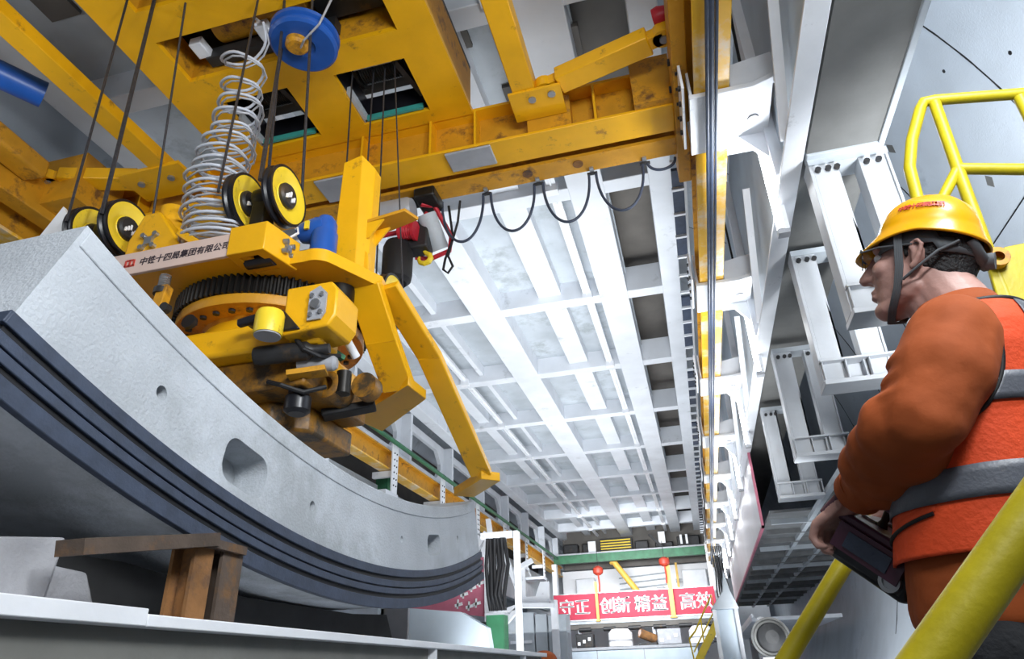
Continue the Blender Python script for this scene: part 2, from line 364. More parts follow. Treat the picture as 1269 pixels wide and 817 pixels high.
# tube lamps
l0 = None
for i, y in enumerate(BY):
    lab = f'upright white tube lamp under the right crane rail, {names[i]} from the camera'
    if l0 is None:
        t = thing('tube_lamp', (1.07, y+.42, 3.1), lab, 'lamp', 'tube lamps along the right gallery')
        MB().tube([(1.05, y+.42, 3.14), (1.05, y+.42, 4.0)], .028, 12).build('tube', M['lamp'], t)
        MB().box(1.075, 1.11, y+.37, y+.47, 3.12, 4.0).build('housing', M['white'], t)
        b = MB(); b.box(1.02, 1.11, y+.38, y+.46, 3.09, 3.14); b.box(1.02, 1.11, y+.38, y+.46, 3.98, 4.02); b.build('end_cap', M['greycase'], t, split=True)
        l0 = t
    else: clone(l0, (0, y-BY[0], 0), lab)
    p = bpy.data.lights.new('tube_glow', 'POINT'); p.shadow_soft_size = .08; p.energy = 34; p.color = (.92, .96, 1)
    o = bpy.data.objects.new('tube_glow', p); COL.objects.link(o); o.location = (.94, y+.40, 3.56+ZC)
# conductor cables under the rail
for x, r, lab in ((.60, .016, 'dark cable running under the right crane rail, left of three'), (.63, .020, 'thick dark cable running under the right crane rail, middle of three'), (.665, .012, 'thin dark cable running under the right crane rail, right of three')):
    tag(MB().tube([(x, .5, 3.93), (x, 32, 3.93)], r, 8).build('conductor_cable', M['gasket']), lab, 'cable', 'cables under the right crane rail')
tag(MB().tube([(.645, .5, 3.945), (.645, 32, 3.945)], .010, 8).build('steel_guide_wire', M['steel']), 'bright steel wire running between the dark cables under the right rail', 'wire')

# ================================================================== RIGHT GALLERY
t = thing('gallery_beam', (1.13, 0, 3.35), 'long bright white steel beam running the length of the right gallery', 'beam')
MB().box(1.05, 1.20, .3, 32, 3.35, 3.38).build('bottom_flange', M['white'], t, bevel=.005)
MB().box(1.19, 1.205, .3, 32, 3.38, 3.62).build('web', M['white'], t)
MB().box(1.15, 1.165, .3, 32, 3.62, 5.8).build('side_panel', M['bluegrey'], t)
for k in range(-1, 9):
    y = 4.14+2.95*k
    MB().bar((1.06, y-1.0, 4.45), (1.06, y, 3.38), .035, .07, (1, 0, 0)).build('brace', M['white'], t)
t = thing('gallery_deck', (1.5, 0, 3.35), 'broad grey steel plate overhead, the gallery floor right of the white beam', 'deck')
MB().box(1.215, 1.70, -2, 4.30, 3.35, 3.40).build('plate', M['greydeck'], t)
MB().box(1.70, 1.745, -2, 4.30, 3.33, 3.46).build('edge_angle', M['panel'], t, bevel=.006)
MB().box(1.215, 1.745, 4.30, 32, 3.46, 3.50).build('far_plate', M['greydeck'], t)
MB().box(1.215, 1.745, 4.30, 4.42, 3.33, 3.46).build('end_angle', M['panel'], t, bevel=.006)
hy = [4.45, 5.72, 7.88, 9.95]
hl = ['broad white steel hanger frame right behind the worker\'s face', 'white steel hanger frame left of the worker\'s chest, second from the camera', 'white steel hanger frame left of the worker\'s sleeve, third from the camera', 'small white steel hanger frame farthest down the gallery']
h0 = None
for i, y in enumerate(hy):
    if h0 is None:
        t = thing('hanger_frame', (1.5, y, 2.02), hl[0], 'hanger', 'white hanger frames under the right gallery')
        b = MB(); b.box(1.22, 1.245, y-.09, y+.09, 2.06, 3.33); b.box(1.245, 1.42, y-.085, y-.07, 2.06, 3.33); b.box(1.40, 1.42, y-.085, y+.07, 2.06, 3.33); b.build('post', M['greypaint'], t, bevel=.004)
        b = MB(); b.box(1.56, 1.58, y-.085, y+.07, 2.06, 3.33); b.box(1.58, 1.74, y-.075, y-.06, 2.06, 3.33); b.box(1.74, 1.76, y-.09, y+.09, 2.06, 3.33); b.build('post', M['greypaint'], t, bevel=.004)
        b = MB(); b.box(1.22, 1.80, y-.15, y+.12, 2.02, 2.06); b.box(1.22, 1.80, y-.02, y+.0, 2.06, 2.22); b.box(1.22, 1.80, y-.15, y+.02, 2.22, 2.24)
        for x in (1.23, 1.41, 1.59, 1.785): b.box(x, x+.012, y-.14, y+.1, 2.06, 2.22)
        b.build('foot_beam', M['greypaint'], t, bevel=.004)
        b = MB(); b.box(1.22, 1.76, y-.10, y+.10, 3.28, 3.335); b.build('head_plate', M['panel'], t)
        b = MB()
        for x in (1.27, 1.34, 1.40, 1.60, 1.68): b.cyl((x, y-.1, 3.22), (x, y-.125, 3.22), .022, 8)
        b.build('bolt', M['iron'], t, split=True); h0 = t
    else: clone(h0, (0, y-hy[0], 0), hl[i])
t = thing('walkway', (2.5, 6.3, 2.05), 'dark grating walkway seen from below between the hangers and the tunnel wall', 'walkway')
MB().box(1.86, 3.26, 5.6, 29, 2.10, 2.14).build('grating', M['grating'], t)
MB().box(1.2, 1.86, 11.2, 29, 2.10, 2.14).build('grating', M['grating'], t)
for x in (1.80, 2.35): MB().box(x, x+.07, 5.5, 29, 2.03, 2.10).build('long_angle', M['panel'], t)
for k in range(24): MB().box(1.25 if 6+k*.95 > 11 else 1.87, 3.2, 6+k*.95, 6.06+k*.95, 2.02, 2.10).build('cross_rib', M['panel'] if k % 3 == 0 else M['grating'], t)
# long white placard hung from the gallery
t = thing('hanging_placard', (1.16, 12.2, 2.06), 'long white placard with a dark red edge hung along the right gallery', 'placard')
MB().box(1.15, 1.17, 12.25, 27, 2.10, 3.34).build('board', M['poster'], t)
b = MB(); b.box(1.14, 1.18, 12.18, 12.25, 2.06, 3.34); b.box(1.14, 1.18, 12.18, 27, 2.06, 2.10); b.build('frame', M['pink'], t)
for i, y in enumerate(BY[:2]):
    tag(MB().tube([(1.0, y+.2, 4.40), (.97, y-.02, 4.55), (.90, y-.5, 5.0), (.86, y-.8, 5.3), (.85, y-1.1, 5.78)], .014, 6).build('lamp_cable', M['black']), ['black cable running up from the nearest tube lamp beside the white braces', 'black cable running up from the second tube lamp beside the white braces'][i], 'cable')
t = thing('cable_ladder', (.46, 6, 5.0), 'dark cable ladder running beside the right crane rail', 'cable ladder')
for k in range(8):
    y = 6.3+3.02*k; MB().box(.36, .50, y, y+1.9, 5.02, 5.06).build('cover_plate', M['gasket'], t)
b = MB()
for k in range(48): b.box(.35, .50, 6.1+k*.5, 6.14+k*.5, 4.985, 5.02)
b.build('rung', M['ceil'], t, split=True)
MB().box(.49, .52, 6, 31, 4.98, 5.10).build('side_rail', M['greypaint'], t)
# ================================================================== CONCRETE SEGMENT
SY, SZ = 3.57, 7.63; RI, RO = 6.6, 7.26; AH = math.radians(18.8); SX0, SX1 = -3.8, -1.8
def arc(r, a): return (SY+r*math.sin(a), SZ-r*math.cos(a))
def arc_block(b, r0, r1, a0, a1, x0, x1, n=40):
    vs = []; fs = []
    for i in range(n+1):
        a = a0+(a1-a0)*i/n
        for r in (r0, r1):
            y, z = arc(r, a)
            for x in (x0, x1): vs.append((x, y, z))
    for i in range(n):
        o = i*4; q = o+4; fs += [(o, o+1, q+1, q), (o+2, q+2, q+3, o+3), (o, q, q+2, o+2), (o+1, o+3, q+3, q+1)]
    fs += [(0, 2, 3, 1), (n*4, n*4+1, n*4+3, n*4+2)]
    return b.add(vs, fs)
b = arc_block(MB(), RI, RO-.012, -AH, AH, SX0, SX1, 48)
seg = b.build('tunnel_segment', M['concrete'], smooth=25)
tag(seg, 'huge curved grey concrete tunnel lining segment lying on supports', 'concrete segment')
def pocket(y, z, along, tall, depth, rr):
    n = []
    for sx, sy, a0 in ((1, 1, 0), (-1, 1, 90), (-1, -1, 180), (1, -1, 270)):
        for k in range(7):
            a = math.radians(a0+15*k); n.append((sx*(along-rr)+rr*math.cos(a), sy*(tall-rr)+rr*math.sin(a)))
    th = math.atan2(y-SY, SZ-z); c, s_ = math.cos(th), math.sin(th)
    return MB().prism([(SX1+.02, y+u*c-w*s_, z+u*s_+w*c) for u, w in n], (-depth-.02, 0, 0))
cut(seg, pocket(2.47, .825, .155, .095, .17, .07)); cut(seg, pocket(4.74, .86, .13, .07, .15, .05))
for y, z, r in ((1.92, .96, .027), (3.04, .78, .025), (4.16, .80, .022), (5.26, .98, .025)):
    cut(seg, MB().cyl((SX1+.02, y, z), (SX1-.16, y-.02, z+.03), r, 18))
bv = seg.modifiers.new('bevel', 'BEVEL'); bv.width = .012; bv.segments = 2; bv.limit_method = 'ANGLE'; bv.angle_limit = math.radians(55)
seg.data.polygons.foreach_set('use_smooth', [True]*len(seg.data.polygons)); seg.data.set_sharp_from_angle(angle=math.radians(25))
h = under(seg)
G0, G1 = 7.035, 7.262           # gasket zone (radii)
# black bed and blue-black ribs, on the near face and on the near end
b = arc_block(MB(), G0+.004, G1-.006, -AH-.0006, AH, SX1-.004, SX1+.006, 48); arc_block(b, G0+.004, G1-.006, -AH-.0012, -AH+.002, SX0, SX1, 2); b.build('gasket_bed', M['black'], h)
for r0, r1 in ((G0, G0+.046), (G0+.070, G0+.106), (G0+.113, G0+.146), (G0+.170, G1)):
    b = arc_block(MB(), r0, r1, -AH-.002, AH+.001, SX1-.01, SX1+.020, 48); arc_block(b, r0, r1, -AH-.003, -AH+.001, SX0, SX1+.019, 2)
    b.build('gasket_rib', M['gasket'], h, bevel=.003)
b = arc_block(MB(), RI+.004, RI+.085, -AH+.003, AH-.003, SX1-.005, SX1+.006, 48); b.build('edge_lip', M['concrete'], h, bevel=.004)

# ================================================================== SUPPORTS UNDER THE SEGMENT
t = thing('steel_ledge', (-1.9, 0, .12), 'long white edged steel ledge along the bottom left under the segment', 'ledge')
MB().box(-2.3, -1.6, -.5, 1.84, .165, .215).build('top_plate', M['white'], t, bevel=.004)
MB().box(-2.3, -1.6, 1.84, 7.5, .165, .20).build('top_plate', M['white'], t, bevel=.004)
MB().box(-1.70, -1.66, -.5, 7.5, -.35, .165).build('web', M['ledgegrey'], t)
MB().box(-2.3, -1.6, -.5, 7.5, -.40, -.35).build('bottom_plate', M['white'], t)
b = MB()
for y in (4.3, 6.6): b.box(-1.69, -1.61, y, y+.03, -.35, .165)
b.build('stiffener', M['white'], t, split=True)
for y in (.2, 3.5, 7.2): MB().box(-2.1, -1.8, y, y+.3, -3, -.40).build('leg', M['greycase'], t)
t = thing('rusty_stand', (-2.3, 2.2, .215), 'rusty steel stand of two posts and a crossbeam under the segment', 'stand')
MB().ibeam((-1.74, 2.16, .198), (-1.74, 2.16, .445), .10, .10, .014, .012, (1, 0, 0)).build('post', M['rust'], t)
MB().ibeam((-1.74, 2.31, .198), (-1.74, 2.31, .455), .12, .12, .014, .012, (1, 0, 0)).build('post', M['rustdark'], t)
MB().bar((-1.70, 1.60, .362), (-1.70, 2.18, .475), .10, .045, (0, 0, 1)).build('crossbeam', M['rustdark'], t)
MB().box(-1.78, -1.66, 2.06, 2.36, .445, .475).build('cap_plate', M['rustdark'], t)
bl = MB().prism([(-1.86, 1.2, .205), (-1.86, 1.715, .205), (-1.86, 1.735, .425), (-1.86, 1.2, .345)], (-.42, 0, 0)).build('concrete_block', M['block'], bevel=.012)
tag(bl, 'pale grey concrete block at the left edge on the white ledge', 'concrete block', 'concrete blocks under the segment')
bl = MB().prism([(-2.0, 1.74, .20), (-2.0, 2.02, .20), (-2.0, 2.04, .26), (-2.0, 1.98, .36), (-2.0, 1.74, .37)], (-.32, 0, 0)).build('concrete_block', M['block'], bevel=.012)
tag(bl, 'smaller chipped concrete block between the big block and the rusty stand', 'concrete block', 'concrete blocks under the segment')
t = thing('cradle_beam', (-3.2, 3.2, .0), 'dark steel cradle beam with an added shade sheet below the segment', 'beam')
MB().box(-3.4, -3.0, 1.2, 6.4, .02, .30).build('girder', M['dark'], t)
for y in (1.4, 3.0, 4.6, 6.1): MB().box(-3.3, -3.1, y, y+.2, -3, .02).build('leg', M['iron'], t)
MB().prism([(-2.12, 1.15, .205), (-2.12, 1.15, .40), (-2.12, 2.2, .43), (-2.12, 3.0, .372), (-2.12, 4.1, .372), (-2.12, 4.6, .40), (-2.12, 4.75, .205)], (.04, 0, 0)).build('shade_sheet', M['dark'], t)  # dark sheet added to fill the shadow below the segment
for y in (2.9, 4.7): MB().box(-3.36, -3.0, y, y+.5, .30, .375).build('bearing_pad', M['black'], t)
t = thing('rear_cradle', (-4.8, 3, -3), 'steel wall behind the cradle, coloured dark for the shadow below the segment', 'panel')
MB().box(-4.02, -3.95, -.5, 8.6, -3, .66).build('sheet', M['dark'], t)  # near-black colour stands for the shadow behind the cradle
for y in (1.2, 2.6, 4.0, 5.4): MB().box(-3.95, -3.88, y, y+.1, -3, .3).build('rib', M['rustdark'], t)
t = thing('white_stub_post', (-2.9, 6.6, -3), 'pale short upright plate below the far end of the segment', 'post')
MB().box(-3.0, -2.72, 6.5, 6.54, -3, .62).build('plate', M['greycase'], t); MB().box(-3.0, -2.97, 6.5, 6.62, -3, .62).build('flange', M['greycase'], t)

# ================================================================== BRIDGE CRANE
CR = thing('bridge_crane', (-2.8, 4.5, 4.38), 'big yellow bridge crane frame overhead with square openings in its underside', 'crane')
PX0, PX1, PY0, PY1 = -4.10, -1.46, .9, 4.66
def rect(x0, x1, y0, y1, z=4.85): return [(x0, y0, z), (x1, y0, z), (x1, y1, z), (x0, y1, z)]
holes = [rect(-2.52, -1.84, 3.86, 4.50), rect(-3.66, -2.99, 3.87, 4.51), rect(-3.78, -1.78, 3.13, 3.57), rect(-3.73, -3.28, 2.35, 2.84), rect(-2.4, -1.9, 2.1, 2.74)]
MB().prism(rect(PX0, PX1, PY0, PY1), (0, 0, .05), holes).build('bottom_plate', M['yellow'], CR, smooth=0)
for hx in holes:
    x0, x1, y0, y1 = hx[0][0], hx[1][0], hx[0][1], hx[2][1]
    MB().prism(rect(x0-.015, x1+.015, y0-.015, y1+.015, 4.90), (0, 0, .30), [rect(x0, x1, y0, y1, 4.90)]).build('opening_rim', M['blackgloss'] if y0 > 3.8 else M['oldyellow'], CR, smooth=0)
MB().prism(rect(PX0+.02, PX1-.02, PY0, PY1-.02, 5.42), (0, 0, .05)).build('top_plate', M['iron'], CR, smooth=0)
for x in (PX0+.02, PX1-.05): MB().box(x, x+.03, PY0, PY1-.02, 4.9, 5.42).build('side_plate', M['oldyellow'], CR)
# winch drums seen through the two far openings
for xc in (-2.18, -3.32):
    d = MB().lathe((xc-.27, 4.17, 5.26), (1, 0, 0), [(.0, 0), (.21, 0), (.21, .03)]+[(.165+.008*(k % 2), .03+.012*k) for k in range(40)]+[(.21, .51), (.21, .54), (0, .54)], 30).build('winch_drum', M['gear'], CR)
    hd = under(d)
    MB().box(xc-.25, xc+.25, 3.99, 4.005, 5.02, 5.05).build('guide_bar', M['steel'], hd)
    MB().bar((xc+.2, 3.95, 4.98), (xc+.3, 4.4, 4.98), .05, .05).build('side_lever', M['iron'], hd)
    MB().box(xc-.32, xc+.28, 4.46, 4.485, 4.87, 4.93).build('edge_strip', M['teal'], CR)
    MB().box(xc-.335, xc-.30, 4.1, 4.49, 4.87, 4.95).build('corner_plate', M['panel'], CR)
# machinery in the wide opening
MB().bar((-3.55, 3.50, 5.0), (-2.3, 3.50, 5.0), .10, .12).build('support_rail', M['iron'], CR)
for x in (-3.62, -2.98, -2.72): MB().box(x, x+.12, 3.30, 3.46, 4.96, 5.05).build('clamp_block', M['ceil'], CR, bevel=.01)
MB().cyl((-3.4, 3.35, 5.22), (-2.5, 3.35, 5.22), .16, 28).build('geared_shaft', M['oldyellow'], CR)
MB().box(-2.45, -1.8, 3.15, 3.5, 5.1, 5.3).build('motor_box', M['iron'], CR)
MB().cyl((-3.5, 2.6, 5.2), (-3.1, 2.6, 5.2), .2, 28).build('rope_drum', M['gear'], CR)
# front girder
GX0, GX1 = -5.95, .38
MB().box(GX0, GX1, 4.62, 4.95, 4.40, 4.43).build('bottom_flange', M['yellow'], CR, bevel=.004)
MB().box(GX0, GX1, 4.78, 4.81, 4.43, 4.86).build('web', M['oldyellow'], CR)
MB().box(GX0, GX1, 4.64, 4.95, 4.86, 4.89).build('top_flange', M['yellow'], CR)
for x in (-5.2, -4.4, -2.62, -1.90, -1.45, -.31): MB().box(x, x+.022, 4.64, 4.78, 4.43, 4.86).build('stiffener', M['yellow'], CR)
MB().box(-.93, -.52, 4.63, 4.78, 4.43, 4.80).build('joint_box', M['oldyellow'], CR, bevel=.006)
MB().box(GX0, GX1+.05, 5.03, 5.26, 4.385, 4.42).build('track_flange', M['oldyellow'], CR)
MB().box(GX0, GX1+.05, 5.12, 5.16, 4.42, 4.75).build('track_web', M['oldyellow'], CR)
for x in (-1.05, -.55): MB().cyl((x, 5.12, 4.385), (x, 5.12, 4.372), .05, 16).build('track_bolt', M['rust'], CR)
MB().box(-1.74, -1.29, 4.63, 4.89, 4.375, 4.40).build('wear_pad', M['greycase'], CR, bevel=.01)
MB().box(-3.10, -2.72, 4.63, 4.97, 4.375, 4.40).build('wear_pad', M['greycase'], CR, bevel=.01)
# long beams towards the camera
MB().box(-4.69, -4.49, .8, 4.30, 4.60, 4.73).build('long_beam', M['yellow'], CR, bevel=.008)
MB().box(-.98, -.775, .8, 4.42, 4.60, 4.80).build('long_beam', M['yellow'], CR, bevel=.008)
MB().box(-5.05, -4.35, 4.2, 4.62, 4.58, 4.62).build('joint_plate', M['yellow'], CR)
MB().box(-1.02, -.55, 4.28, 4.62, 4.575, 4.60).build('joint_plate', M['yellow'], CR)
for x, y in ((-.82, 4.38), (-.64, 4.36), (-4.9, 4.36), (-4.55, 4.36)): MB().lathe((x, y, 4.56), (0, 0, 1), [(0, 0), (.035, 0), (.035, .03), (.06, .03), (.06, .045)], 16).build('pin', M['steel'], CR)
# slanting links to the end carriages
for p0, p1 in (((-.70, 4.37, 4.68), (.36, 4.10, 4.68)), ((-4.82, 4.42, 4.66), (-5.80, 4.10, 4.66))):
    p0 = V(*p0); p1 = V(*p1); d = (p1-p0).normalized()
    MB().bar(p0+d*.14, p1-d*.12, .20, .14).build('link', M['yellow'], CR, bevel=.01)
    b = MB()
    for e, s_ in ((p0, 1), (p1, -1)):
        b.cyl(e-V(0, 0, .05), e+V(0, 0, .05), .09, 20); b.bar(e, e+d*s_*.16, .12, .10)
    b.build('link_eye', M['yellow'], CR, split=True)
    b = MB()
    for e in (p0, p1): b.cyl(e-V(0, 0, .07), e+V(0, 0, .07), .035, 14)
    b.build('pin', M['steel'], CR, split=True)
MB().lathe((.30, 4.02, 4.80), (1, -.2, 0), [(0, 0), (.07, 0), (.08, .05), (.05, .16), (0, .18)], 18).build('warning_lamp', M['red'], CR)
# end carriages riding the rails
MB().box(.38, .50, 2.2, 5.6, 4.30, 4.62).build('end_carriage', M['oldyellow'], CR, bevel=.01)
MB().box(.05, .40, 4.55, 4.62, 4.42, 4.95).build('corner_bracket', M['oldyellow'], CR)
MB().prism([(.0, 5.27, 4.42), (.38, 5.27, 4.42), (.38, 5.27, 4.75)], (0, .03, 0)).build('corner_gusset', M['oldyellow'], CR)
MB().box(-6.02, -5.82, 2.0, 5.5, 4.25, 4.62).build('end_carriage', M['oldyellow'], CR, bevel=.01)
MB().box(-5.9, -5.4, 4.1, 4.62, 4.34, 4.9).build('corner_bracket', M['oldyellow'], CR)
b = MB()
for x, y in ((.36, 4.2), (.36, 4.5), (-5.80, 3.4), (-5.80, 3.1)): b.cyl((x, y, 4.46), (x+.02, y, 4.46), .03, 10)
b.build('bolt', M['iron'], CR, split=True)
MB().cyl((-5.3, 2.75, 4.74), (-5.02, 3.25, 4.74), .12, 24).build('drive_motor', M['blue'], CR)
MB().bar((-5.6, 2.6, 4.55), (-5.7, 3.9, 4.55), .25, .2).build('drive_housing', M['oldyellow'], CR, bevel=.03)

# cable reel: a blue disc under the crane frame
t = thing('cable_reel', (-2.44, 3.27, 4.5), 'blue round cable reel under the yellow crane frame', 'cable reel')
k_ = .82
MB().lathe((-2.44, 3.27, 4.52), (0.05, .0, 1), [(r_*k_, h_) for r_, h_ in [(0, .02), (.10, .02), (.12, .0), (.30, .0), (.325, .015), (.33, .03), (.30, .04), (.30, .08), (.33, .09), (.335, .12), (.30, .13), (0, .13)]], 56).build('disc', M['blue'], t)
MB().lathe((-2.46, 3.22, 4.46), (0, 0, 1), [(0, 0), (.07, 0), (.09, .02), (.09, .08), (0, .08)], 24).build('hub', M['oldyellow'], t)
MB().tube([(-2.44, 3.24, 4.47), (-2.36, 3.16, 4.44), (-2.20, 3.10, 4.50), (-2.08, 3.06, 4.75), (-2.06, 3.08, 4.95)], .009, 8).build('cable_end', M['greycase'], t)
MB().cyl((-2.44, 3.27, 4.65), (-2.44, 3.27, 4.84), .05, 14).build('stem', M['iron'], t)

# coiled cable hanging from the crane frame to the carriage
pts = []; turns = 15
for i in range(turns*22+1):
    f_ = i/(turns*22); a = 2*math.pi*turns*f_
    g_ = f_**.55          # the coils crowd together at the bottom
    z = 4.62-2.08*g_; w = .13+.085*f_+.012*math.sin(a*.37)
    cx = -2.81+.08*f_+.03*math.sin(f_*7); cy = 3.06+.02*math.sin(f_*9)
    pts.append((cx+w*math.cos(a)+.012*math.sin(3.1*a), cy+w*math.sin(a), z+.035*math.sin(a*1.0+.6)))
t = thing('coiled_cable', (-2.75, 3.06, 2.64), 'loosely coiled grey cable hanging in rings from the crane frame', 'cable')
MB().tube(pts, .0115, 7).build('coil', M['pvc'], t, smooth=60)
MB().tube([(-2.74, 3.05, 4.62), (-2.80, 3.15, 4.8), (-2.95, 3.2, 5.0)], .0115, 8).build('lead', M['pvc'], t)
pts2 = [(x+.02, y+.015, z-.03) for x, y, z in pts]
MB().tube(pts2[::2], .008, 6).build('coil', M['greycase'], t, smooth=60)
# festoon cables looping under the track
def loop(x0, x1, drop, z=4.36, y=5.27, r=.014):
    n = 26; q = []
    for i in range(n+1):
        u = i/n; q.append((x0+(x1-x0)*(.5-.5*math.cos(math.pi*u)), y+.02*math.sin(u*3), z-drop*math.sin(math.pi*u)**.92))
    return MB().tube(q, r, 8).build('festoon_cable', M['gasket'], smooth=60)
fl = ['first black festoon cable loop right of the red hoist, under the crane girder', 'second black festoon cable loop from the red hoist under the crane girder', 'third black festoon cable loop from the red hoist under the crane girder', 'fourth black festoon cable loop, nearest to the right crane rail but one', 'shallow last festoon cable loop beside the right crane rail']
for i, (x0, x1, d_) in enumerate(((-1.99, -1.55, .52), (-1.47, -1.02, .50), (-.93, -.47, .51), (-.40, .05, .49), (.10, .36, .10))):
    tag(loop(x0, x1, d_), fl[i], 'cable', 'festoon cable loops under the crane girder')
for i, x in enumerate((-1.51, -.975, -.435, .075)):
    t = thing('cable_trolley', (x, 5.27, 4.345), f'small cable trolley under the crane girder, {["first", "second", "third", "fourth"][i]} right of the red hoist', 'cable trolley', 'festoon trolleys under the crane girder')
    MB().box(x-.05, x+.05, 5.255, 5.285, 4.345, 4.365).build('saddle', M['iron'], t, bevel=.004); MB().box(x-.02, x+.02, 5.20, 5.265, 4.365, 4.385).build('clip', M['steel'], t)
# electric hoist
t = thing('electric_hoist', (-2.25, 5.2, 3.6), 'red and grey electric hoist under the girder behind the yellow mast', 'hoist')
MB().lathe((-2.75, 5.05, 4.16), (1, 0, 0), [(0, 0), (.12, 0), (.13, .02), (.13, .5), (.11, .54), (0, .54)], 28).build('drum_casing', M['greycase'], t)
MB().lathe((-2.12, 5.16, 4.16), (.12, .45, -.55), [(0, 0), (.095, 0), (.1, .02), (.1, .38), (0, .38)], 26).build('motor', M['panel'], t)
b = MB(); rr = [(-2.72, 5.2, 4.02), (-2.35, 5.2, 4.03), (-2.2, 5.22, 4.10), (-2.13, 5.22, 4.22)]
b.tube(rr, .025, 8); b.tube([(-2.16, 5.12, 4.26), (-2.05, 5.22, 4.28), (-1.92, 5.36, 3.98), (-1.95, 5.40, 3.84), (-2.15, 5.40, 3.78), (-2.3, 5.36, 3.80)], .025, 8)
b.build('red_frame', M['red'], t)
MB().lathe((-2.36, 5.10, 3.95), (1, .0, -.1), [(0, 0), (.10, 0), (.10, .03)]+[(.075+.01*(k % 2), .03+.012*k) for k in range(9)]+[(.10, .14), (.10, .17), (0, .17)], 26).build('cable_spool', M['red'], t)
MB().box(-2.4, -2.1, 5.16, 5.34, 3.78, 4.1).build('gearbox', M['iron'], t, bevel=.02)
MB().lathe((-2.3, 5.16, 4.33), (1, 0, 0), [(0, 0), (.06, 0), (.06, .1), (0, .1)], 16).build('trolley_wheel', M['iron'], t)
MB().box(-2.2, -1.98, 5.0, 5.3, 4.26, 4.38).build('trolley_block', M['gear'], t, bevel=.02)
b = MB().lathe((-2.42, 5.2, 3.42), (0, 0, 1), [(0, 0), (.10, .0), (.14, .04), (.15, .10), (.15, .40), (.13, .46), (0, .46)], 28); b.build('chain_bag', M['black'], t)
hk = [(0, 0, .12), (0, 0, .06), (.02, 0, .035), (.055, 0, .01), (.065, 0, -.03), (.045, 0, -.065), (0, 0, -.08), (-.045, 0, -.06), (-.062, 0, -.02), (-.055, 0, .01)]
MB().tube([(-2.16+x, 5.26+y, 3.72+z) for x, y, z in hk], [.02, .02, .024, .028, .03, .03, .028, .024, .018, .010], 10).build('hook', M['wheel'], t)
MB().tube([(-1.93, 5.3, 4.32), (-1.9, 5.36, 3.95), (-1.98, 5.36, 3.72), (-2.0, 5.36, 3.60), (-1.95, 5.36, 3.55), (-1.90, 5.36, 3.62), (-1.95, 5.36, 3.75), (-1.83, 5.30, 4.1), (-1.8, 5.28, 4.34)], .013, 8).build('pendant_cable', M['black'], t)
# ================================================================== LIFTING CARRIAGE WITH TURNING GRIPPER
LC = thing('lifting_carriage', (-2.6, 3.5, 1.2), 'yellow lifting carriage with rope wheels and turning gripper hanging above the segment', 'lifting carriage')
def xy(pts, z): return [(x, y, z) for x, y in pts]
rc = [(-2.36, 2.88), (-2.30, 2.94), (-2.15, 3.05)]+[(-1.98+.12*math.sin(a)-.02, 3.17-.12*math.cos(a)) for a in np.linspace(-.3, 1.2, 8)]+[(-1.72, 3.48), (-1.74, 3.60), (-2.1, 3.75), (-2.1, 4.2), (-2.3, 4.36), (-3.4, 4.36), (-3.55, 4.2), (-3.55, 2.88)]
MB().prism(xy(rc, 2.28), (0, 0, .085)).build('carriage_plate', M['yellow'], LC, bevel=.006)
nb = MB().box(-3.42, -2.37, 2.855, 2.88, 2.275, 2.435).build('name_board', M['plate'], LC, bevel=.004)
hnb = under(nb)
text('中铁十四局集团有限公司', .058, M['text'], (-3.06, 2.853, 2.33), (1, 0, 0), (0, 0, 1), 'lettering', hnb, depth=.0012, offset=.0006, shear=.15)
b = MB()
for i, (dx, dz, w, hh) in enumerate(((0, .05, .05, .012), (.0, .028, .012, .05), (.03, .03, .012, .045), (-.03, .03, .012, .045), (0, .01, .075, .012))): b.box(-3.13+dx-w/2, -3.13+dx+w/2, 2.850, 2.856, 2.325+dz-hh/2, 2.325+dz+hh/2)
b.build('red_mark', M['redtext'], hnb)
# rope wheels in two pairs
def wheel(x, y, z, r=.205, far=False):
    w = MB().lathe((x-.035, y, z), (1, 0, 0), [(r*.9, .0), (r, .0), (r, .016), (r*.93, .028), (r*.93, .042), (r, .054), (r, .07), (r*.9, .07)], 48).build('rope_wheel', M['blackgloss'], LC, smooth=50)
    hw = under(w)
    MB().lathe((x-.03, y, z), (1, 0, 0), [(r*.93, .045), (r*.91, .066), (r*.80, .064), (r*.44, .036), (r*.40, .045), (0, .045), (0, .01), (r*.4, .0), (r*.9, .01)], 48).build('dished_face', M['wheel'], hw, smooth=50)
    MB().lathe((x+.0, y, z), (1, 0, 0), [(0, .05), (r*.36, .045), (r*.42, .03), (r*.42, -.02), (0, -.02)], 28).build('hub', M['iron'], hw)
    b = MB()
    for k in range(5): b.box(x+.045, x+.058, y-.05+.02*k, y-.04+.02*k, z-.05+.015*(k % 3), z-.02+.02*(k % 3))
    b.build('hub_mark', M['letter'], hw)
for x in (-3.74, -3.46, -2.52, -2.24): wheel(x, 3.05, 2.815)
for xa, xb in ((-3.74, -3.46), (-2.52, -2.24)):
    MB().cyl((xa-.06, 3.05, 2.815), (xb+.02, 3.05, 2.815), .035, 18).build('axle', M['gear'], LC)
    b = MB(); b.lathe(((xa+xb)/2-.06, 3.05, 2.815), (1, 0, 0), [(0, 0), (.075, 0), (.08, .03), (.08, .09), (.075, .12), (0, .12)], 22); b.box((xa+xb)/2-.05, (xa+xb)/2+.05, 2.99, 3.11, 2.36, 2.81); b.build('axle_block', M['gear'], LC, bevel=.01)
wheel(-1.80, 3.80, 2.36, .20)
MB().cyl((-2.1, 3.80, 2.36), (-1.8, 3.80, 2.36), .03, 14).build('axle', M['gear'], LC)
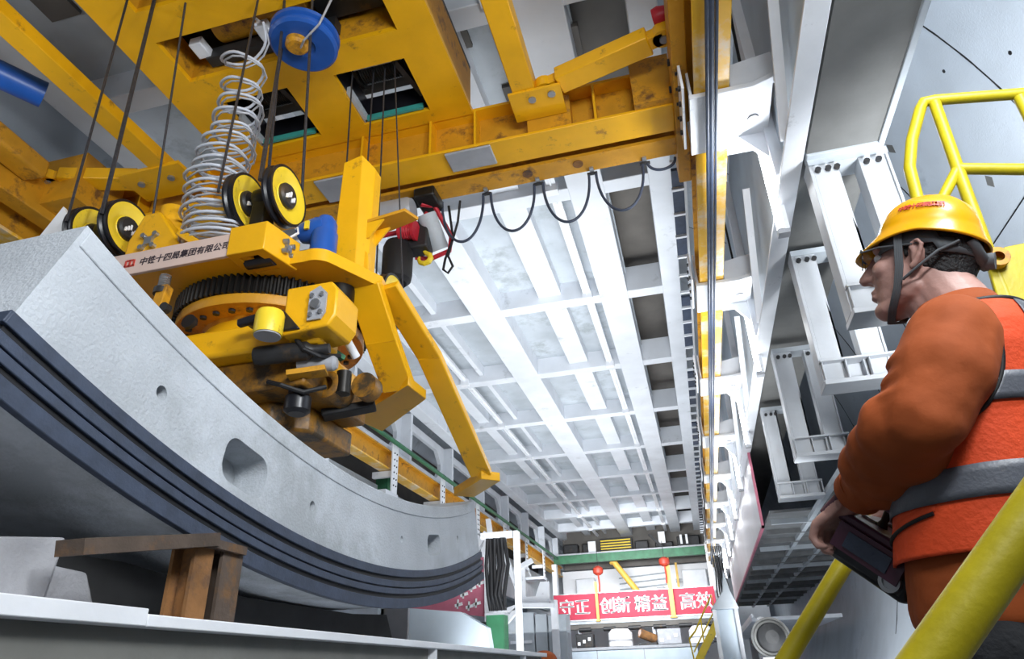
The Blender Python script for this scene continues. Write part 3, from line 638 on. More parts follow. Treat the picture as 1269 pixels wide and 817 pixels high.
# yellow housings with bolted crosses
def cross(c, ax, s=.05):
    b = MB(); c = V(*c); n_, u, w = [V(*a) for a in ax]
    b.obox(c, (n_, u, w), (.012, s*.45, s*.45))
    for i in (-1, 1):
        for j in (-1, 1):
            p = c+u*s*i*.75+w*s*j*.75; b.bar(c, p, .018, .018); b.cyl(p-n_*.012, p+n_*.018, .017, 10)
    return b
MB().prism([(-2.43, 2.845, 2.27), (-2.18, 2.845, 2.27), (-2.12, 3.12, 2.27), (-2.43, 3.12, 2.27)], (0, 0, .20), [[(-2.37, 2.90, 2.27), (-2.25, 2.90, 2.27), (-2.21, 3.07, 2.27), (-2.37, 3.07, 2.27)]]).build('guide_box', M['yellow'], LC, bevel=.006)
MB().cyl((-2.38, 2.985, 2.30), (-2.20, 2.985, 2.30), .05, 20).build('guide_roller', M['blackgloss'], LC)
MB().box(-2.40, -2.20, 2.88, 3.08, 2.34, 2.36).build('guide_box_floor', M['black'], LC)
cross((-2.135, 3.02, 2.37), ((1, .2, 0), (0, 1, 0), (0, 0, 1)), .045).build('bolted_cross', M['steel'], LC)
MB().prism([(-3.28, 2.93, 2.365), (-2.86, 2.93, 2.365), (-2.86, 2.93, 2.48), (-2.93, 2.93, 2.60), (-3.08, 2.93, 2.80), (-3.2, 2.93, 2.80), (-3.28, 2.93, 2.6)], (0, .34, 0)).build('rope_anchor_housing', M['yellow'], LC, bevel=.015)
MB().cyl((-3.12, 3.1, 2.62), (-3.12, 3.1, 2.92), .10, 26).build('anchor_drum', M['yellow'], LC)
cross((-3.10, 2.92, 2.56), ((0, -1, 0), (1, 0, 0), (0, 0, 1)), .06).build('bolted_cross', M['steel'], LC)
MB().bar((-2.84, 2.95, 2.55), (-2.62, 2.95, 2.38), .16, .05, (0, 0, 1)).build('slanted_flap', M['yellow'], LC, bevel=.006)
# blue gear motor
MB().lathe((-2.02, 3.22, 2.36), (0, 0, 1), [(0, 0), (.10, 0), (.11, .03), (.085, .06), (.085, .22), (.075, .24), (.075, .30), (.05, .35), (0, .36)], 28).build('gear_motor', M['blue'], LC)
MB().lathe((-2.05, 3.20, 2.63), (-1, .1, -.15), [(0, -.06), (.06, -.05), (.075, 0), (.075, .10), (.06, .14), (0, .15)], 22).build('motor_end', M['blue'], LC)
MB().tube([(-2.16, 3.12, 2.60), (-2.10, 3.05, 2.50), (-2.22, 3.05, 2.45), (-2.24, 3.06, 2.40)], .008, 6).build('motor_lead', M['letter'], LC)
MB().box(-2.11, -2.08, 3.115, 3.13, 2.58, 2.64).build('motor_tag', M['wheel'], LC)
MB().box(-2.30, -2.16, 3.3, 3.36, 2.37, 2.56).build('junction_box', M['greycase'], LC, bevel=.006)
# mast with side bracket
mp = [(-2.04, 3.36), (-1.86, 3.36), (-1.80, 3.42), (-1.80, 3.52), (-2.04, 3.52)]
b = MB(); n_ = len(mp); vs = xy(mp, 2.36)+[(-2.02, 3.36, 3.30), (-1.88, 3.36, 3.34), (-1.80, 3.42, 3.24), (-1.80, 3.52, 3.24), (-2.02, 3.52, 3.34)]
b.add(vs, [tuple(range(n_))[::-1], tuple(range(n_, 2*n_))]+[(i, (i+1) % n_, n_+(i+1) % n_, n_+i) for i in range(n_)]); b.build('mast', M['yellow'], LC, bevel=.006, smooth=0)
MB().prism([(-1.86, 3.40, 2.76), (-1.55, 3.40, 2.80), (-1.50, 3.52, 2.80), (-1.80, 3.56, 2.76)], (0, 0, .025)).build('mast_bracket', M['oldyellow'], LC, bevel=.003)
b = MB()
for y in (3.40, 3.50): b.prism([(-1.86, y, 2.76), (-1.70, y, 2.77), (-1.80, y, 2.64), (-1.86, y, 2.62)], (0, .015, 0))
b.build('bracket_rib', M['yellow'], LC, split=True)
MB().prism([(-2.12, 3.40, 2.36), (-1.78, 3.40, 2.36), (-1.80, 3.40, 2.52), (-1.88, 3.40, 2.60), (-2.0, 3.40, 2.60), (-2.06, 3.40, 2.5)], (0, .05, 0)).build('mast_foot', M['yellow'], LC, bevel=.004)
# slewing ring
RC = (-2.62, 3.68)
n_ = 96; b = MB(); prof = []
out = []
for k in range(n_*4):
    a = 2*math.pi*k/(n_*4); r = .645 if k % 4 in (0, 1) else .615; out.append((RC[0]+r*math.cos(a), RC[1]+r*math.sin(a), 2.15))
inn = [(RC[0]+.5*math.cos(2*math.pi*k/64), RC[1]+.5*math.sin(2*math.pi*k/64), 2.15) for k in range(64)]
MB().prism(out, (0, 0, .13), [inn]).build('ring_gear', M['gear'], LC, smooth=0)
fl_ = MB().lathe((RC[0], RC[1], 2.085), (0, 0, 1), [(0, -.02), (.44, -.02), (.46, 0), (.615, 0), (.62, .01), (.62, .065), (.5, .07), (0, .07)], 64).build('ring_flange', M['oldyellow'], LC)
b = MB()
for k in range(30):
    a = 2*math.pi*k/30; b.cyl((RC[0]+.535*math.cos(a), RC[1]+.535*math.sin(a), 2.085), (RC[0]+.535*math.cos(a), RC[1]+.535*math.sin(a), 2.068), .022, 6)
b.build('ring_bolt', M['iron'], under(fl_), split=True)
MB().lathe((RC[0], RC[1], 1.86), (0, 0, 1), [(0, 0), (.52, 0), (.47, .10), (.44, .21), (0, .21)], 64).build('turning_hub', M['yellow'], LC)
MB().lathe((-1.98, 3.42, 2.12), (0, 0, 1), [(0, 0), (.09, 0), (.09, .17), (0, .17)], 36).build('pinion', M['gear'], LC)
# left support strut with springs
MB().bar((-2.86, 2.86, 1.80), (-2.86, 2.90, 2.16), .07, .06).build('hanger_strut', M['oldyellow'], LC, bevel=.006)
MB().tube([(-2.88+.03*math.cos(k*.9), 2.90+.03*math.sin(k*.9), 2.13+.002*k) for k in range(60)], .006, 6).build('spring', M['steel'], LC)
MB().lathe((-2.88, 2.90, 2.11), (0, 0, 1), [(0, 0), (.05, 0), (.05, .04), (0, .04)], 16).build('spring_cap', M['iron'], LC)
b = MB()
for x, z in ((-3.0, 2.02), (-3.0, 1.92), (-2.80, 1.90), (-2.77, 1.97)): b.lathe((x, 2.86, z), (0, -1, 0), [(0, 0), (.03, 0), (.03, .04), (0, .04)], 10)
b.build('coupling', M['iron'], LC, split=True)
MB().bar((-2.92, 2.84, 1.80), (-2.70, 2.84, 1.81), .05, .045).build('strut_foot', M['oldyellow'], LC)
# turning frame
MB().prism([(-3.3, 3.0, 1.69), (-1.84, 3.0, 1.69), (-1.84, 3.22, 1.69), (-2.06, 3.32, 1.69), (-2.06, 4.10, 1.69), (-3.3, 4.10, 1.69)], (0, 0, .18), [[(-2.9, 3.2, 1.69), (-2.2, 3.2, 1.69), (-2.2, 3.9, 1.69), (-2.9, 3.9, 1.69)]]).build('turning_frame', M['yellow'], LC, bevel=.025)
MB().lathe((-2.70, 2.985, 1.93), (0, -1, .1), [(0, 0), (.045, 0), (.045, .03), (0, .03)], 20).build('slot', M['black'], LC)
MB().prism([(-2.02, 2.90, 1.70), (-1.74, 2.90, 1.72), (-1.70, 2.90, 1.78), (-1.70, 2.90, 1.94), (-1.74, 2.90, 2.0), (-2.02, 2.90, 2.0)], (0, .26, 0)).build('end_housing', M['yellow'], LC, bevel=.012)
hp = MB().prism([(-1.86, 2.895, 1.76), (-1.78, 2.895, 1.76), (-1.755, 2.895, 1.80), (-1.755, 2.895, 1.92), (-1.80, 2.895, 1.97), (-1.86, 2.895, 1.94)], (0, -.012, 0)).build('end_plate', M['greycase'], LC)
b = MB()
for x, z in ((-1.84, 1.79), (-1.78, 1.80), (-1.78, 1.91), (-1.84, 1.91)): b.cyl((x, 2.885, z), (x, 2.87, z), .014, 8)
b.cyl((-1.81, 2.885, 1.85), (-1.81, 2.86, 1.85), .028, 14); b.build('plate_bolt', M['steel'], under(hp))
MB().prism([(-2.25, 2.88, 1.80), (-2.02, 2.88, 1.86), (-1.90, 2.88, 1.72), (-2.0, 2.88, 1.72)], (0, .07, 0)).build('jack_bracket', M['blackgloss'], LC, bevel=.01)
MB().bar((-2.28, 2.87, 1.80), (-2.08, 2.87, 1.83), .04, .045).build('jack_arm', M['blackgloss'], LC, bevel=.01)
MB().lathe((-2.06, 2.84, 1.68), (0, 0, 1), [(0, .0), (.075, .0), (.078, .02), (.078, .12), (.07, .14), (0, .14)], 30).build('jack_cylinder', M['wheel'], LC)
MB().lathe((-2.06, 2.84, 1.672), (0, 0, 1), [(0, .0), (.07, .0), (.07, .01), (0, .01)], 30).build('jack_face', M['greycase'], LC)
# gripper below
MB().prism([(-2.95, 3.12, 1.50), (-1.98, 3.12, 1.50), (-1.98, 3.9, 1.50), (-2.95, 3.9, 1.50)], (0, 0, .19)).build('gripper_block', M['shadedgreasy'], LC, bevel=.02)
MB().prism([(-3.0, 3.30, 1.34), (-2.30, 3.30, 1.34), (-2.12, 3.48, 1.34), (-2.12, 4.0, 1.34), (-3.0, 4.0, 1.34)], (0, 0, .16)).build('gripper_foot', M['shadedgreasy'], LC, bevel=.02)
MB().lathe((-2.22, 2.98, 1.64), (1, .2, .06), [(0, 0), (.05, 0), (.055, .02), (.055, .30), (.035, .32), (.028, .34), (.028, .42), (0, .42)], 22).build('hydraulic_cylinder', M['iron'], LC)
MB().lathe((-2.02, 3.10, 1.62), (1, .3, -.02), [(0, 0), (.045, 0), (.045, .20), (.03, .22), (0, .22)], 20).build('hydraulic_cylinder', M['greycase'], LC)
MB().lathe((-2.07, 3.22, 1.36), (0, 0, 1), [(0, 0), (.05, 0), (.075, .02), (.075, .10), (.06, .12), (.06, .22), (0, .22)], 24).build('clamp_screw', M['blackgloss'], LC)
MB().lathe((-1.97, 3.34, 1.58), (0, -1, 0), [(0, -.2), (.085, -.2), (.085, 0), (.06, .01), (.045, .01), (.045, -.04), (0, -.04)], 28).build('roller_housing', M['shadedgreasy'], LC)
MB().cyl((-1.88, 3.38, 1.52), (-1.88, 3.38, 1.66), .045, 18).build('dark_roller', M['gear'], LC)
MB().lathe((-1.79, 3.46, 1.60), (0, -1, 0), [(0, -.1), (.08, -.1), (.08, 0), (0, .0)], 24).build('roller_housing', M['shadedgreasy'], LC)
MB().bar((-2.10, 3.55, 1.47), (-1.80, 3.66, 1.54), .12, .05).build('clamp_pad', M['black'], LC, bevel=.01)
MB().cyl((-1.83, 3.24, 1.84), (-1.80, 3.36, 1.74), .026, 16).build('pipe_end', M['white'], LC)
MB().bar((-1.90, 3.18, 1.74), (-1.84, 3.28, 1.70), .04, .03).build('green_hose', M['green'], LC)
MB().bar((-2.06, 3.08, 1.54), (-1.86, 3.14, 1.57), .10, .03).build('wear_strip', M['oldyellow'], LC)
MB().tube([(-1.98, 2.98, 1.72), (-1.92, 2.98, 1.64), (-1.86, 3.05, 1.62), (-1.82, 3.2, 1.68)], .014, 8).build('hose', M['black'], LC)
MB().tube([(-2.2, 3.1, 1.53), (-2.1, 3.08, 1.49), (-2.0, 3.15, 1.46), (-1.92, 3.25, 1.52)], .014, 8).build('hose', M['black'], LC)
# two hugging arms, each a bent plate with a foot
def arm(name_, pts, w, hh, foot):
    b = MB()
    for p0, p1 in zip(pts[:-1], pts[1:]):
        d = (V(*p1)-V(*p0)).normalized(); b.bar(V(*p0)-d*.012, V(*p1)+d*.012, w, hh, (0, 0, 1))
    a = b.build('gripper_arm', M['yellow'], LC, bevel=.008); ha = under(a)
    MB().prism(foot, (0, 0, .07)).build('arm_foot', M['yellow'], ha, bevel=.006)
arm('near', [(-1.83, 3.46, 2.30), (-1.81, 3.72, 2.02), (-1.80, 4.00, 1.79)], .225, .07, [(-2.33, 4.38, 1.755), (-1.69, 3.90, 1.755), (-1.67, 4.18, 1.755), (-2.25, 4.72, 1.755)])
arm('long', [(-1.70, 3.52, 2.30), (-1.60, 4.05, 2.02), (-1.54, 5.06, 1.44)], .17, .06, [(-1.90, 5.44, 1.375), (-1.52, 5.00, 1.375), (-1.40, 5.12, 1.375), (-1.76, 5.56, 1.375)])

# wire ropes from the crane down to the carriage
ropes = [((-3.72, 2.73), (-3.74, 2.845, 2.80), .009, 'leftmost thin wire rope, running down to the leftmost rope wheel'),
 ((-3.45, 2.73), (-3.46, 2.845, 2.80), .014, 'thick wire rope running down to the second rope wheel from the left'),
 ((-3.28, 2.85), (-3.44, 3.25, 2.80), .009, 'thin wire rope behind the second rope wheel from the left'),
 ((-2.72, 3.0), (-2.60, 2.87, 2.80), .009, 'thin wire rope passing in front of the coiled cable to the third rope wheel'),
 ((-2.53, 3.06), (-2.52, 3.255, 2.80), .011, 'wire rope right of the coiled cable to the far side of the third rope wheel'),
 ((-2.71, 3.35), (-2.28, 2.845, 2.80), .015, 'thick dark rope just right of the coiled cable, above the pair of wheels'),
 ((-2.32, 3.12), (-2.24, 3.255, 2.80), .011, 'wire rope passing in front of the blue reel, left of the mast'),
 ((-2.38, 3.94), (-2.28, 3.92, 2.37), .007, 'wire rope from the front crane opening just left of the yellow mast'),
 ((-2.20, 4.00), (-2.13, 3.95, 2.37), .007, 'wire rope from the front crane opening going down behind the yellow mast'),
 ((-2.08, 3.98), (-2.02, 4.00, 2.37), .007, 'wire rope from the front crane opening along the right edge of the yellow mast'),
 ((-1.98, 3.96), (-1.79, 3.99, 2.40), .006, 'rightmost wire rope, running down past the mast bracket to the far rope wheel')]
for (tx, ty), bt, r, lab in ropes:
    tag(MB().tube([(tx, ty, 4.98), bt], r, 8).build('wire_rope', M['rope']), lab, 'rope', 'wire ropes of the lifting carriage')
# white plate behind the segment's near corner
t = thing('white_corner_plate', (-4.1, 3.2, 2.3), 'small white plate standing up behind the near top corner of the segment', 'plate')
MB().prism([(-4.30, 3.0, 1.9), (-3.90, 3.0, 1.9), (-3.84, 3.0, 2.86), (-4.02, 3.0, 3.10), (-4.30, 3.0, 2.6)], (0, .03, 0)).build('plate', M['white'], t)
b = MB()
for z in (2.70, 2.76): b.cyl((-4.14, 3.0, z), (-4.14, 2.98, z), .02, 8)
b.build('bolt', M['black'], t, split=True)
MB().box(-4.3, -4.12, 3.03, 3.2, -3.0, 2.6).build('post', M['white'], t)
# ================================================================== STAIR, HANDRAILS, PLATFORM
t = thing('work_platform', (.8, 1.3, -3), 'grey steel platform the worker stands on', 'platform')
MB().box(.1, 1.95, .55, 2.6, -.93, -.865).build('deck', M['grating'], t)
for x in (.3, 1.75):
    for y in (.7, 2.4): MB().box(x-.05, x+.05, y-.05, y+.05, ground(x), -.93).build('leg', M['greycase'], t)
def handrail(y, x0, z0, x1, z1, r, label, lo):
    t = thing('handrail', ((x0+x1)/2, y, -.865), label, 'handrail', 'yellow handrails beside the worker')
    MB().tube([(x0, y, z0), (x1, y, z1)], r, 24).build('top_tube', M['handrail'], t, smooth=60)
    for x in (lo, ): 
        z = z0+(z1-z0)*(x-x0)/(x1-x0); MB().tube([(x, y, -.865), (x, y, z)], r*.8, 16).build('post', M['handrail'], t, smooth=60)
handrail(.72, .02, -.16, .62, .43, .0215, 'thick yellow handrail in front of the worker at the bottom right corner', .55)
handrail(1.80, .05, -.12, .45, .347, .021, 'yellow handrail rising behind the worker\'s remote control', .14)
t = thing('guard_frame', (1.2, 2.3, -.865), 'yellow tubular guard frame behind the worker\'s helmet', 'guard rail')
r = .021
MB().tube([(1.06, 2.3, -.6), (.99, 2.3, 1.36), (.968, 2.3, 1.50), (.98, 2.3, 1.64), (1.02, 2.3, 1.76), (1.09, 2.3, 1.905), (1.11, 2.3, 1.935), (1.15, 2.3, 1.935), (1.75, 2.3, 1.83)], r, 16).build('outer_tube', M['handrail'], t, smooth=60)
MB().tube([(1.145, 2.3, 1.92), (1.13, 2.3, 1.60), (1.115, 2.3, 1.20), (1.11, 2.3, -.6)], r, 16).build('inner_post', M['handrail'], t, smooth=60)
MB().tube([(1.13, 2.3, 1.60), (1.70, 2.3, 1.45)], r, 16).build('mid_rail', M['handrail'], t, smooth=60)
MB().tube([(1.13, 2.3, 1.60), (1.05, 2.3, 1.49), (1.0, 2.3, 1.40)], r*.9, 16).build('brace', M['handrail'], t, smooth=60)
MB().tube([(1.42, 2.3, 1.87), (1.42, 2.3, 1.5), (1.42, 2.3, -.6)], r, 16).build('inner_post', M['handrail'], t, smooth=60)
MB().prism([(1.08, 2.28, 1.06), (1.13, 2.28, .92), (1.5, 2.28, .84), (1.5, 2.28, 1.26), (1.16, 2.28, 1.24), (1.09, 2.28, 1.17)], (0, .02, 0)).build('hinge_plate', M['handrail'], t, bevel=.004)
MB().lathe((1.115, 2.275, 1.19), (0, -1, 0), [(.018, 0), (.035, .0), (.035, .03), (.018, .03)], 18).build('hinge_eye', M['oldyellow'], t)
for x in (1.06, 1.11, 1.42, 1.7): MB().tube([(x, 2.3, -.865), (x, 2.3, -.58)], r, 14).build('foot_post', M['handrail'], t)
t = thing('rubber_apron', (1.35, 2.42, -.865), 'dark grey rubber sheet behind the worker\'s shoulder', 'rubber sheet')
MB().prism([(1.10, 2.40, .55), (1.7, 2.40, .45), (1.7, 2.40, 1.1), (1.10, 2.40, 1.05)], (0, .03, 0)).build('sheet', M['greycase'], t, bevel=.006)
MB().box(1.3, 1.36, 2.43, 2.47, -.865, .9).build('post', M['iron'], t)

# ================================================================== WORKER
F = V(-.8, .6, 0); L = V(-.6, -.8, 0); U = V(0, 0, 1)
def q(f, l, z): return F*f+L*l+U*z
ZG = -.865
Wk = thing('person', q(.46, -1.48, ZG), 'worker in yellow helmet and orange vest holding a remote control, looking left', 'person')
def organic(name, b, ma, parent, voxel=.006, sm=6, disp=0, dscale=.06, smooth=180):
    o = b.build(name, ma, parent, smooth=0, fix=False)
    r_ = o.modifiers.new('r', 'REMESH'); r_.mode = 'VOXEL'; r_.voxel_size = voxel
    s_ = o.modifiers.new('s', 'SMOOTH'); s_.iterations = sm; s_.factor = .5
    if disp:
        tx = bpy.data.textures.new('folds', 'CLOUDS'); tx.noise_scale = dscale; tx.noise_depth = 2
        d_ = o.modifiers.new('d', 'DISPLACE'); d_.texture = tx; d_.strength = disp; d_.mid_level = .5; d_.texture_coords = 'LOCAL'
    applied(o); o.data.polygons.foreach_set('use_smooth', [True]*len(o.data.polygons))
    if not o.data.materials: o.data.materials.append(ma)
    return o
HS = .93
ca, sa = math.cos(math.radians(-11)), math.sin(math.radians(-11)); pt_ = math.radians(17)
hf0 = F*ca-L*sa; hl = L*ca+F*sa
hf = hf0*math.cos(pt_)+U*math.sin(pt_); hu = hf.cross(hl); hu = hu if hu.z > 0 else -hu
HC = q(.402, -1.456, .748)
def hp_(f, l, u): return HC+hf*(f*HS)+hl*(l*HS)+hu*(u*HS)
HX = (hf, hl, hu)
def hr(*r): return [x*HS for x in r]
sh = dict(L=q(.352, -1.305, .525), R=q(.352, -1.63, .525))
elb = dict(L=q(.412, -1.225, .365), R=q(.42, -1.70, .29)); wri = dict(L=q(.632, -1.385, .298), R=q(.640, -1.58, .295))
b = MB()
b.ell(hp_(-.012, 0, .035), HX, hr(.098, .077, .098)); b.ell(hp_(.03, 0, -.02), HX, hr(.068, .064, .085)); b.ell(hp_(.036, 0, -.07), HX, hr(.052, .05, .052))
b.ell(hp_(.066, 0, -.108), HX, hr(.026, .030, .022)); 
for s_ in (-1, 1):
    b.ell(hp_(.012, s_*.048, -.068), HX, hr(.034, .016, .030)); b.ell(hp_(.066, s_*.036, -.018), HX, hr(.026, .026, .026)); b.cap(hp_(-.005, s_*.05, -.07), hp_(.06, s_*.018, -.108), .016, .018)
    b.ell(hp_(.082, s_*.030, .034), HX, hr(.013, .028, .010))
    b.ell(hp_(-.008, s_*.074, -.005), HX, hr(.013, .010, .028))      # base of the ear
    b.tube([hp_(-.002, s_*.080, -.036), hp_(-.014, s_*.088, -.012), hp_(-.020, s_*.091, .012), hp_(-.010, s_*.088, .027), hp_(.004, s_*.082, .020), hp_(.004, s_*.078, .004)], [.007*HS, .0055*HS, .0055*HS, .0055*HS, .0055*HS, .004*HS], 8)
    b.ell(hp_(-.001, s_*.081, -.034), HX, hr(.008, .005, .009))
b.cap(hp_(.094, 0, .022), hp_(.116, 0, -.026), .010, .013); b.ell(hp_(.102, .011, -.03), HX, hr(.010, .009, .008)); b.ell(hp_(.102, -.011, -.03), HX, hr(.010, .009, .008))
b.ell(hp_(.090, 0, -.062), HX, hr(.012, .022, .006)); b.ell(hp_(.088, 0, -.076), HX, hr(.012, .020, .007))
b.cap(hp_(-.030, 0, -.045), q(.352, -1.46, .575), .060, .068); b.cap(hp_(-.015, 0, -.08), q(.372, -1.46, .58), .050, .055)
# trunk
b.cap(q(.365, -1.37, .50), q(.365, -1.56, .50), .065, .065); b.ell(q(.395, -1.465, .40), (F, L, U), (.095, .135, .15)); b.ell(q(.425, -1.47, .26), (F, L, U), (.10, .135, .15)); b.ell(q(.465, -1.475, .10), (F, L, U), (.10, .14, .14))
# legs
for s_ in (-1, 1):
    hipj = q(.475, -1.475+s_*.085, .05); kn = q(.485, -1.475+s_*.10, -.40); an = q(.45, -1.475+s_*.11, ZG+.09)
    b.cap(hipj, kn, .085, .058); b.cap(kn, an, .055, .042); b.cap(an, q(.53, -1.475+s_*.12, ZG+.045), .04, .032)
# arms and hands
def hand(b, wr, s_):
    # the palm lies over the handle of the remote control, fingers close around it
    d = (F*.70-U*.35-L*s_*.12).normalized(); n_ = (U*.75+F*.35-L*s_*.0).normalized(); n_ = (n_-d*n_.dot(d)).normalized(); w = d.cross(n_)
    pc = wr+d*.055
    b.obox(pc, (d, w, n_), (.040, .034, .011)); b.cap(wr-d*.02, wr+d*.03, .026, .024)
    out_ = w if w.dot(L*s_) > 0 else -w
    for k, (ln, off) in enumerate(((.072, -.033), (.080, -.011), (.075, .011), (.060, .032))):
        p = pc+d*.036+out_*off; a1 = p+(d*.85-n_*.5).normalized()*ln*.45; a2 = a1+(d*.05-n_*1).normalized()*ln*.33; a3 = a2+(-d*.75-n_*.6).normalized()*ln*.26
        b.cap(pc+d*.01+out_*off*.9, p, .0105, .0098, 10); b.cap(p, a1, .0095, .0088, 10); b.cap(a1, a2, .0087, .0080, 10); b.cap(a2, a3, .0079, .0070, 10)
    tb = pc-d*.018-out_*.030; t1 = tb+(d*.55-out_*.7-n_*.25).normalized()*.036; t2 = t1+(d*.8-out_*.05-n_*.6).normalized()*.030
    b.cap(pc-d*.02-out_*.01, tb, .015, .013, 10); b.cap(tb, t1, .012, .0105, 10); b.cap(t1, t2, .0105, .009, 10)
for k, s_ in (('L', 1), ('R', -1)):
    b.cap(sh[k], elb[k], .052, .042); b.cap(elb[k], wri[k], .040, .027); hand(b, wri[k], s_)
body = organic('body', b, M['skin'], Wk, .0042, 4); hb = under(body)
# eyes, hair
for s_ in (-1, 1): MB().ell(hp_(.079, s_*.030, .014), HX, hr(.012, .014, .010), 14, 10).build('eye', M['letter'], Wk)
b = MB(); b.ell(hp_(-.034, 0, .022), HX, hr(.086, .0775, .090)); b.ell(hp_(-.050, 0, -.030), HX, hr(.056, .066, .050)); b.ell(hp_(-.030, 0, .05), HX, hr(.09, .078, .08))
for s_ in (-1, 1): b.cap(hp_(.014, s_*.073, .03), hp_(.016, s_*.070, -.002), .007, .004)
organic('hair', b, M['hair'], Wk, .005, 2)
# helmet
def helmet_pt(ph, v, o=0):      # v 0 at the rim .. 1 at the crown
    c = math.cos(ph); s_ = math.sin(ph); a = .099+o; bb = .089+o; hh = .108+o
    t = v*math.pi/2; rr_ = math.cos(t)**.72; rim = max(0, 1-v/.16)**1.5
    vis = .036*max(0, c)**1.7*rim; back = .008*max(0, -c)*rim
    f = (a*rr_+vis+back+.006*rim)*c; l_ = (bb*rr_+.006*rim+.004*rim)*s_
    u_ = hh*math.sin(t)**.95-.020*max(0, c)**2*rim*(1 if c > 0 else 0)-.014*max(0, -c)*rim
    rid = .006*math.exp(-(l_/.012)**2)*(v > .35)*(1 if abs(f) < .12 else .4)+.004*(math.exp(-((abs(l_)-.038)/.008)**2))*(v > .4)
    return hp_((f-.012)/HS, l_/HS, (u_+rid+.040)/HS)
b = MB(); NU, NV = 80, 26; vs = []; fs = []
for i in range(NV+1):
    for k in range(NU): vs.append(helmet_pt(2*math.pi*k/NU, (i/NV)**1.25*.985))
for i in range(NV):
    for k in range(NU): fs.append((i*NU+k, i*NU+(k+1) % NU, (i+1)*NU+(k+1) % NU, (i+1)*NU+k))
fs.append(tuple(NV*NU+k for k in range(NU)))
b.add(vs, fs); hm = b.build('helmet', M['helmet'], Wk, smooth=60); so = hm.modifiers.new('s', 'SOLIDIFY'); so.thickness = .004; so.offset = -1
hh_ = under(hm)
# red lettering on the helmet side
for i, ch in enumerate('中铁十四局集团'):
    ph = math.radians(66+i*8.0); v = .38
    p = helmet_pt(ph, v); tx = (helmet_pt(ph+.05, v)-p).normalized(); ty = (helmet_pt(ph, v+.05)-p).normalized(); n_ = tx.cross(ty)
    if n_.dot(p-HC) < 0: n_ = -n_
    # reading direction: along the side, seen from outside
    xd = tx if tx.cross(ty).dot(p-HC) > 0 else -tx
    text(ch, .016, M['redtext'], p+n_*.002-xd*.008-ty*.006, xd, ty, 'lettering', hh_, depth=.0006, offset=.0003)
# headband, side webbing and chin strap
b = MB()
for s_ in (-1, 1):
    for du in (-.006, -.002, .002, .006): b.tube([hp_(.030+du, s_*.086, .05), hp_(.028+du, s_*.083, .01), hp_(.026+du, s_*.076, -.03), hp_(.030+du, s_*.066, -.075), hp_(.044+du, s_*.042, -.120), hp_(.056+du, 0, -.136)], .0028, 6)
    b.tube([hp_(-.085, s_*.070, .02), hp_(-.050, s_*.086, -.005), hp_(-.016, s_*.090, -.038), hp_(.018, s_*.076, -.062)], .0032, 6)
b.build('chin_strap', M['strap'], Wk, smooth=60)
b = MB(); vs = []; fs = []
for k in range(49):
    ph = 2*math.pi*k/48
    for u_, rr_ in ((.052, .098), (.018, .100)): vs.append(hp_(-.012+rr_*1.04*math.cos(ph), rr_*.86*math.sin(ph), u_+(-.022 if math.cos(ph) < -.3 else 0)))
for k in range(48): fs.append((k*2, k*2+1, k*2+3, k*2+2))
hb_ = b.add(vs, fs).build('headband', M['strap'], Wk, smooth=60); so = hb_.modifiers.new('s', 'SOLIDIFY'); so.thickness = .003
b = MB()
b.tube([hp_(-.10, .045, .03), hp_(-.118, .02, -.005), hp_(-.118, -.02, -.005), hp_(-.10, -.045, .03)], .012, 8); b.lathe(hp_(-.122, 0, -.004), -hf, [(0, 0), (.017, 0), (.017, .016), (0, .016)], 16); b.build('headband_knob', M['strap'], Wk, smooth=60)
# glasses
b = MB()
for s_ in (-1, 1): b.tube([hp_(.112, s_*.058, .022), hp_(.07, s_*.076, .022), hp_(.0, s_*.084, .018)], .0022, 6)
b.tube([hp_(.112, .058, .028), hp_(.122, .03, .03), hp_(.124, 0, .026), hp_(.122, -.03, .03), hp_(.112, -.058, .028)], .002, 6); g_ = b.build('glasses', M['strap'], Wk)
for s_ in (-1, 1):
    o = [hp_(.122, s_*.008, .026), hp_(.120, s_*.034, .028), hp_(.110, s_*.060, .026), hp_(.108, s_*.060, .002), hp_(.114, s_*.036, -.014), hp_(.120, s_*.012, -.004)]
    b = MB(); n_ = len(o); b.add([p for p in o]+[p-hf*.0015 for p in o], [tuple(range(n_)), tuple(range(n_, 2*n_))[::-1]]+[(i, n_+i, n_+(i+1) % n_, (i+1) % n_) for i in range(n_)]); b.build('lens', M['lens'], under(g_))
# jacket: trunk and sleeves
TR_ = [  # z, f centre, half depth, half width
 (.045, .475, .128, .170), (.075, .472, .134, .178), (.12, .460, .136, .180), (.20, .440, .134, .178), (.28, .422, .132, .176), (.36, .405, .128, .175), (.43, .390, .126, .175), (.49, .376, .120, .176), (.535, .364, .106, .165), (.565, .358, .092, .135), (.590, .356, .080, .098), (.610, .358, .072, .078)]
def trunk(z, a, o=0.):
    zz = [r_[0] for r_ in TR_]; f, ra, rb = [float(np.interp(z, zz, [r_[i] for r_ in TR_])) for i in (1, 2, 3)]
    c, s_ = math.cos(a), math.sin(a); e = .86
    return q(f+(ra+o)*math.copysign(abs(c)**e, c), -1.468+(rb+o)*math.copysign(abs(s_)**e, s_), z)
b = MB(); vs = []; fs = []; NA = 40; zs = np.linspace(.045, .61, 26)
for z in zs:
    for k in range(NA): vs.append(trunk(z, 2*math.pi*k/NA))
for i in range(len(zs)-1):
    for k in range(NA): fs.append((i*NA+k, i*NA+(k+1) % NA, (i+1)*NA+(k+1) % NA, (i+1)*NA+k))
fs.append(tuple(range(NA))[::-1]); fs.append(tuple((len(zs)-1)*NA+k for k in range(NA))); b.add(vs, fs)
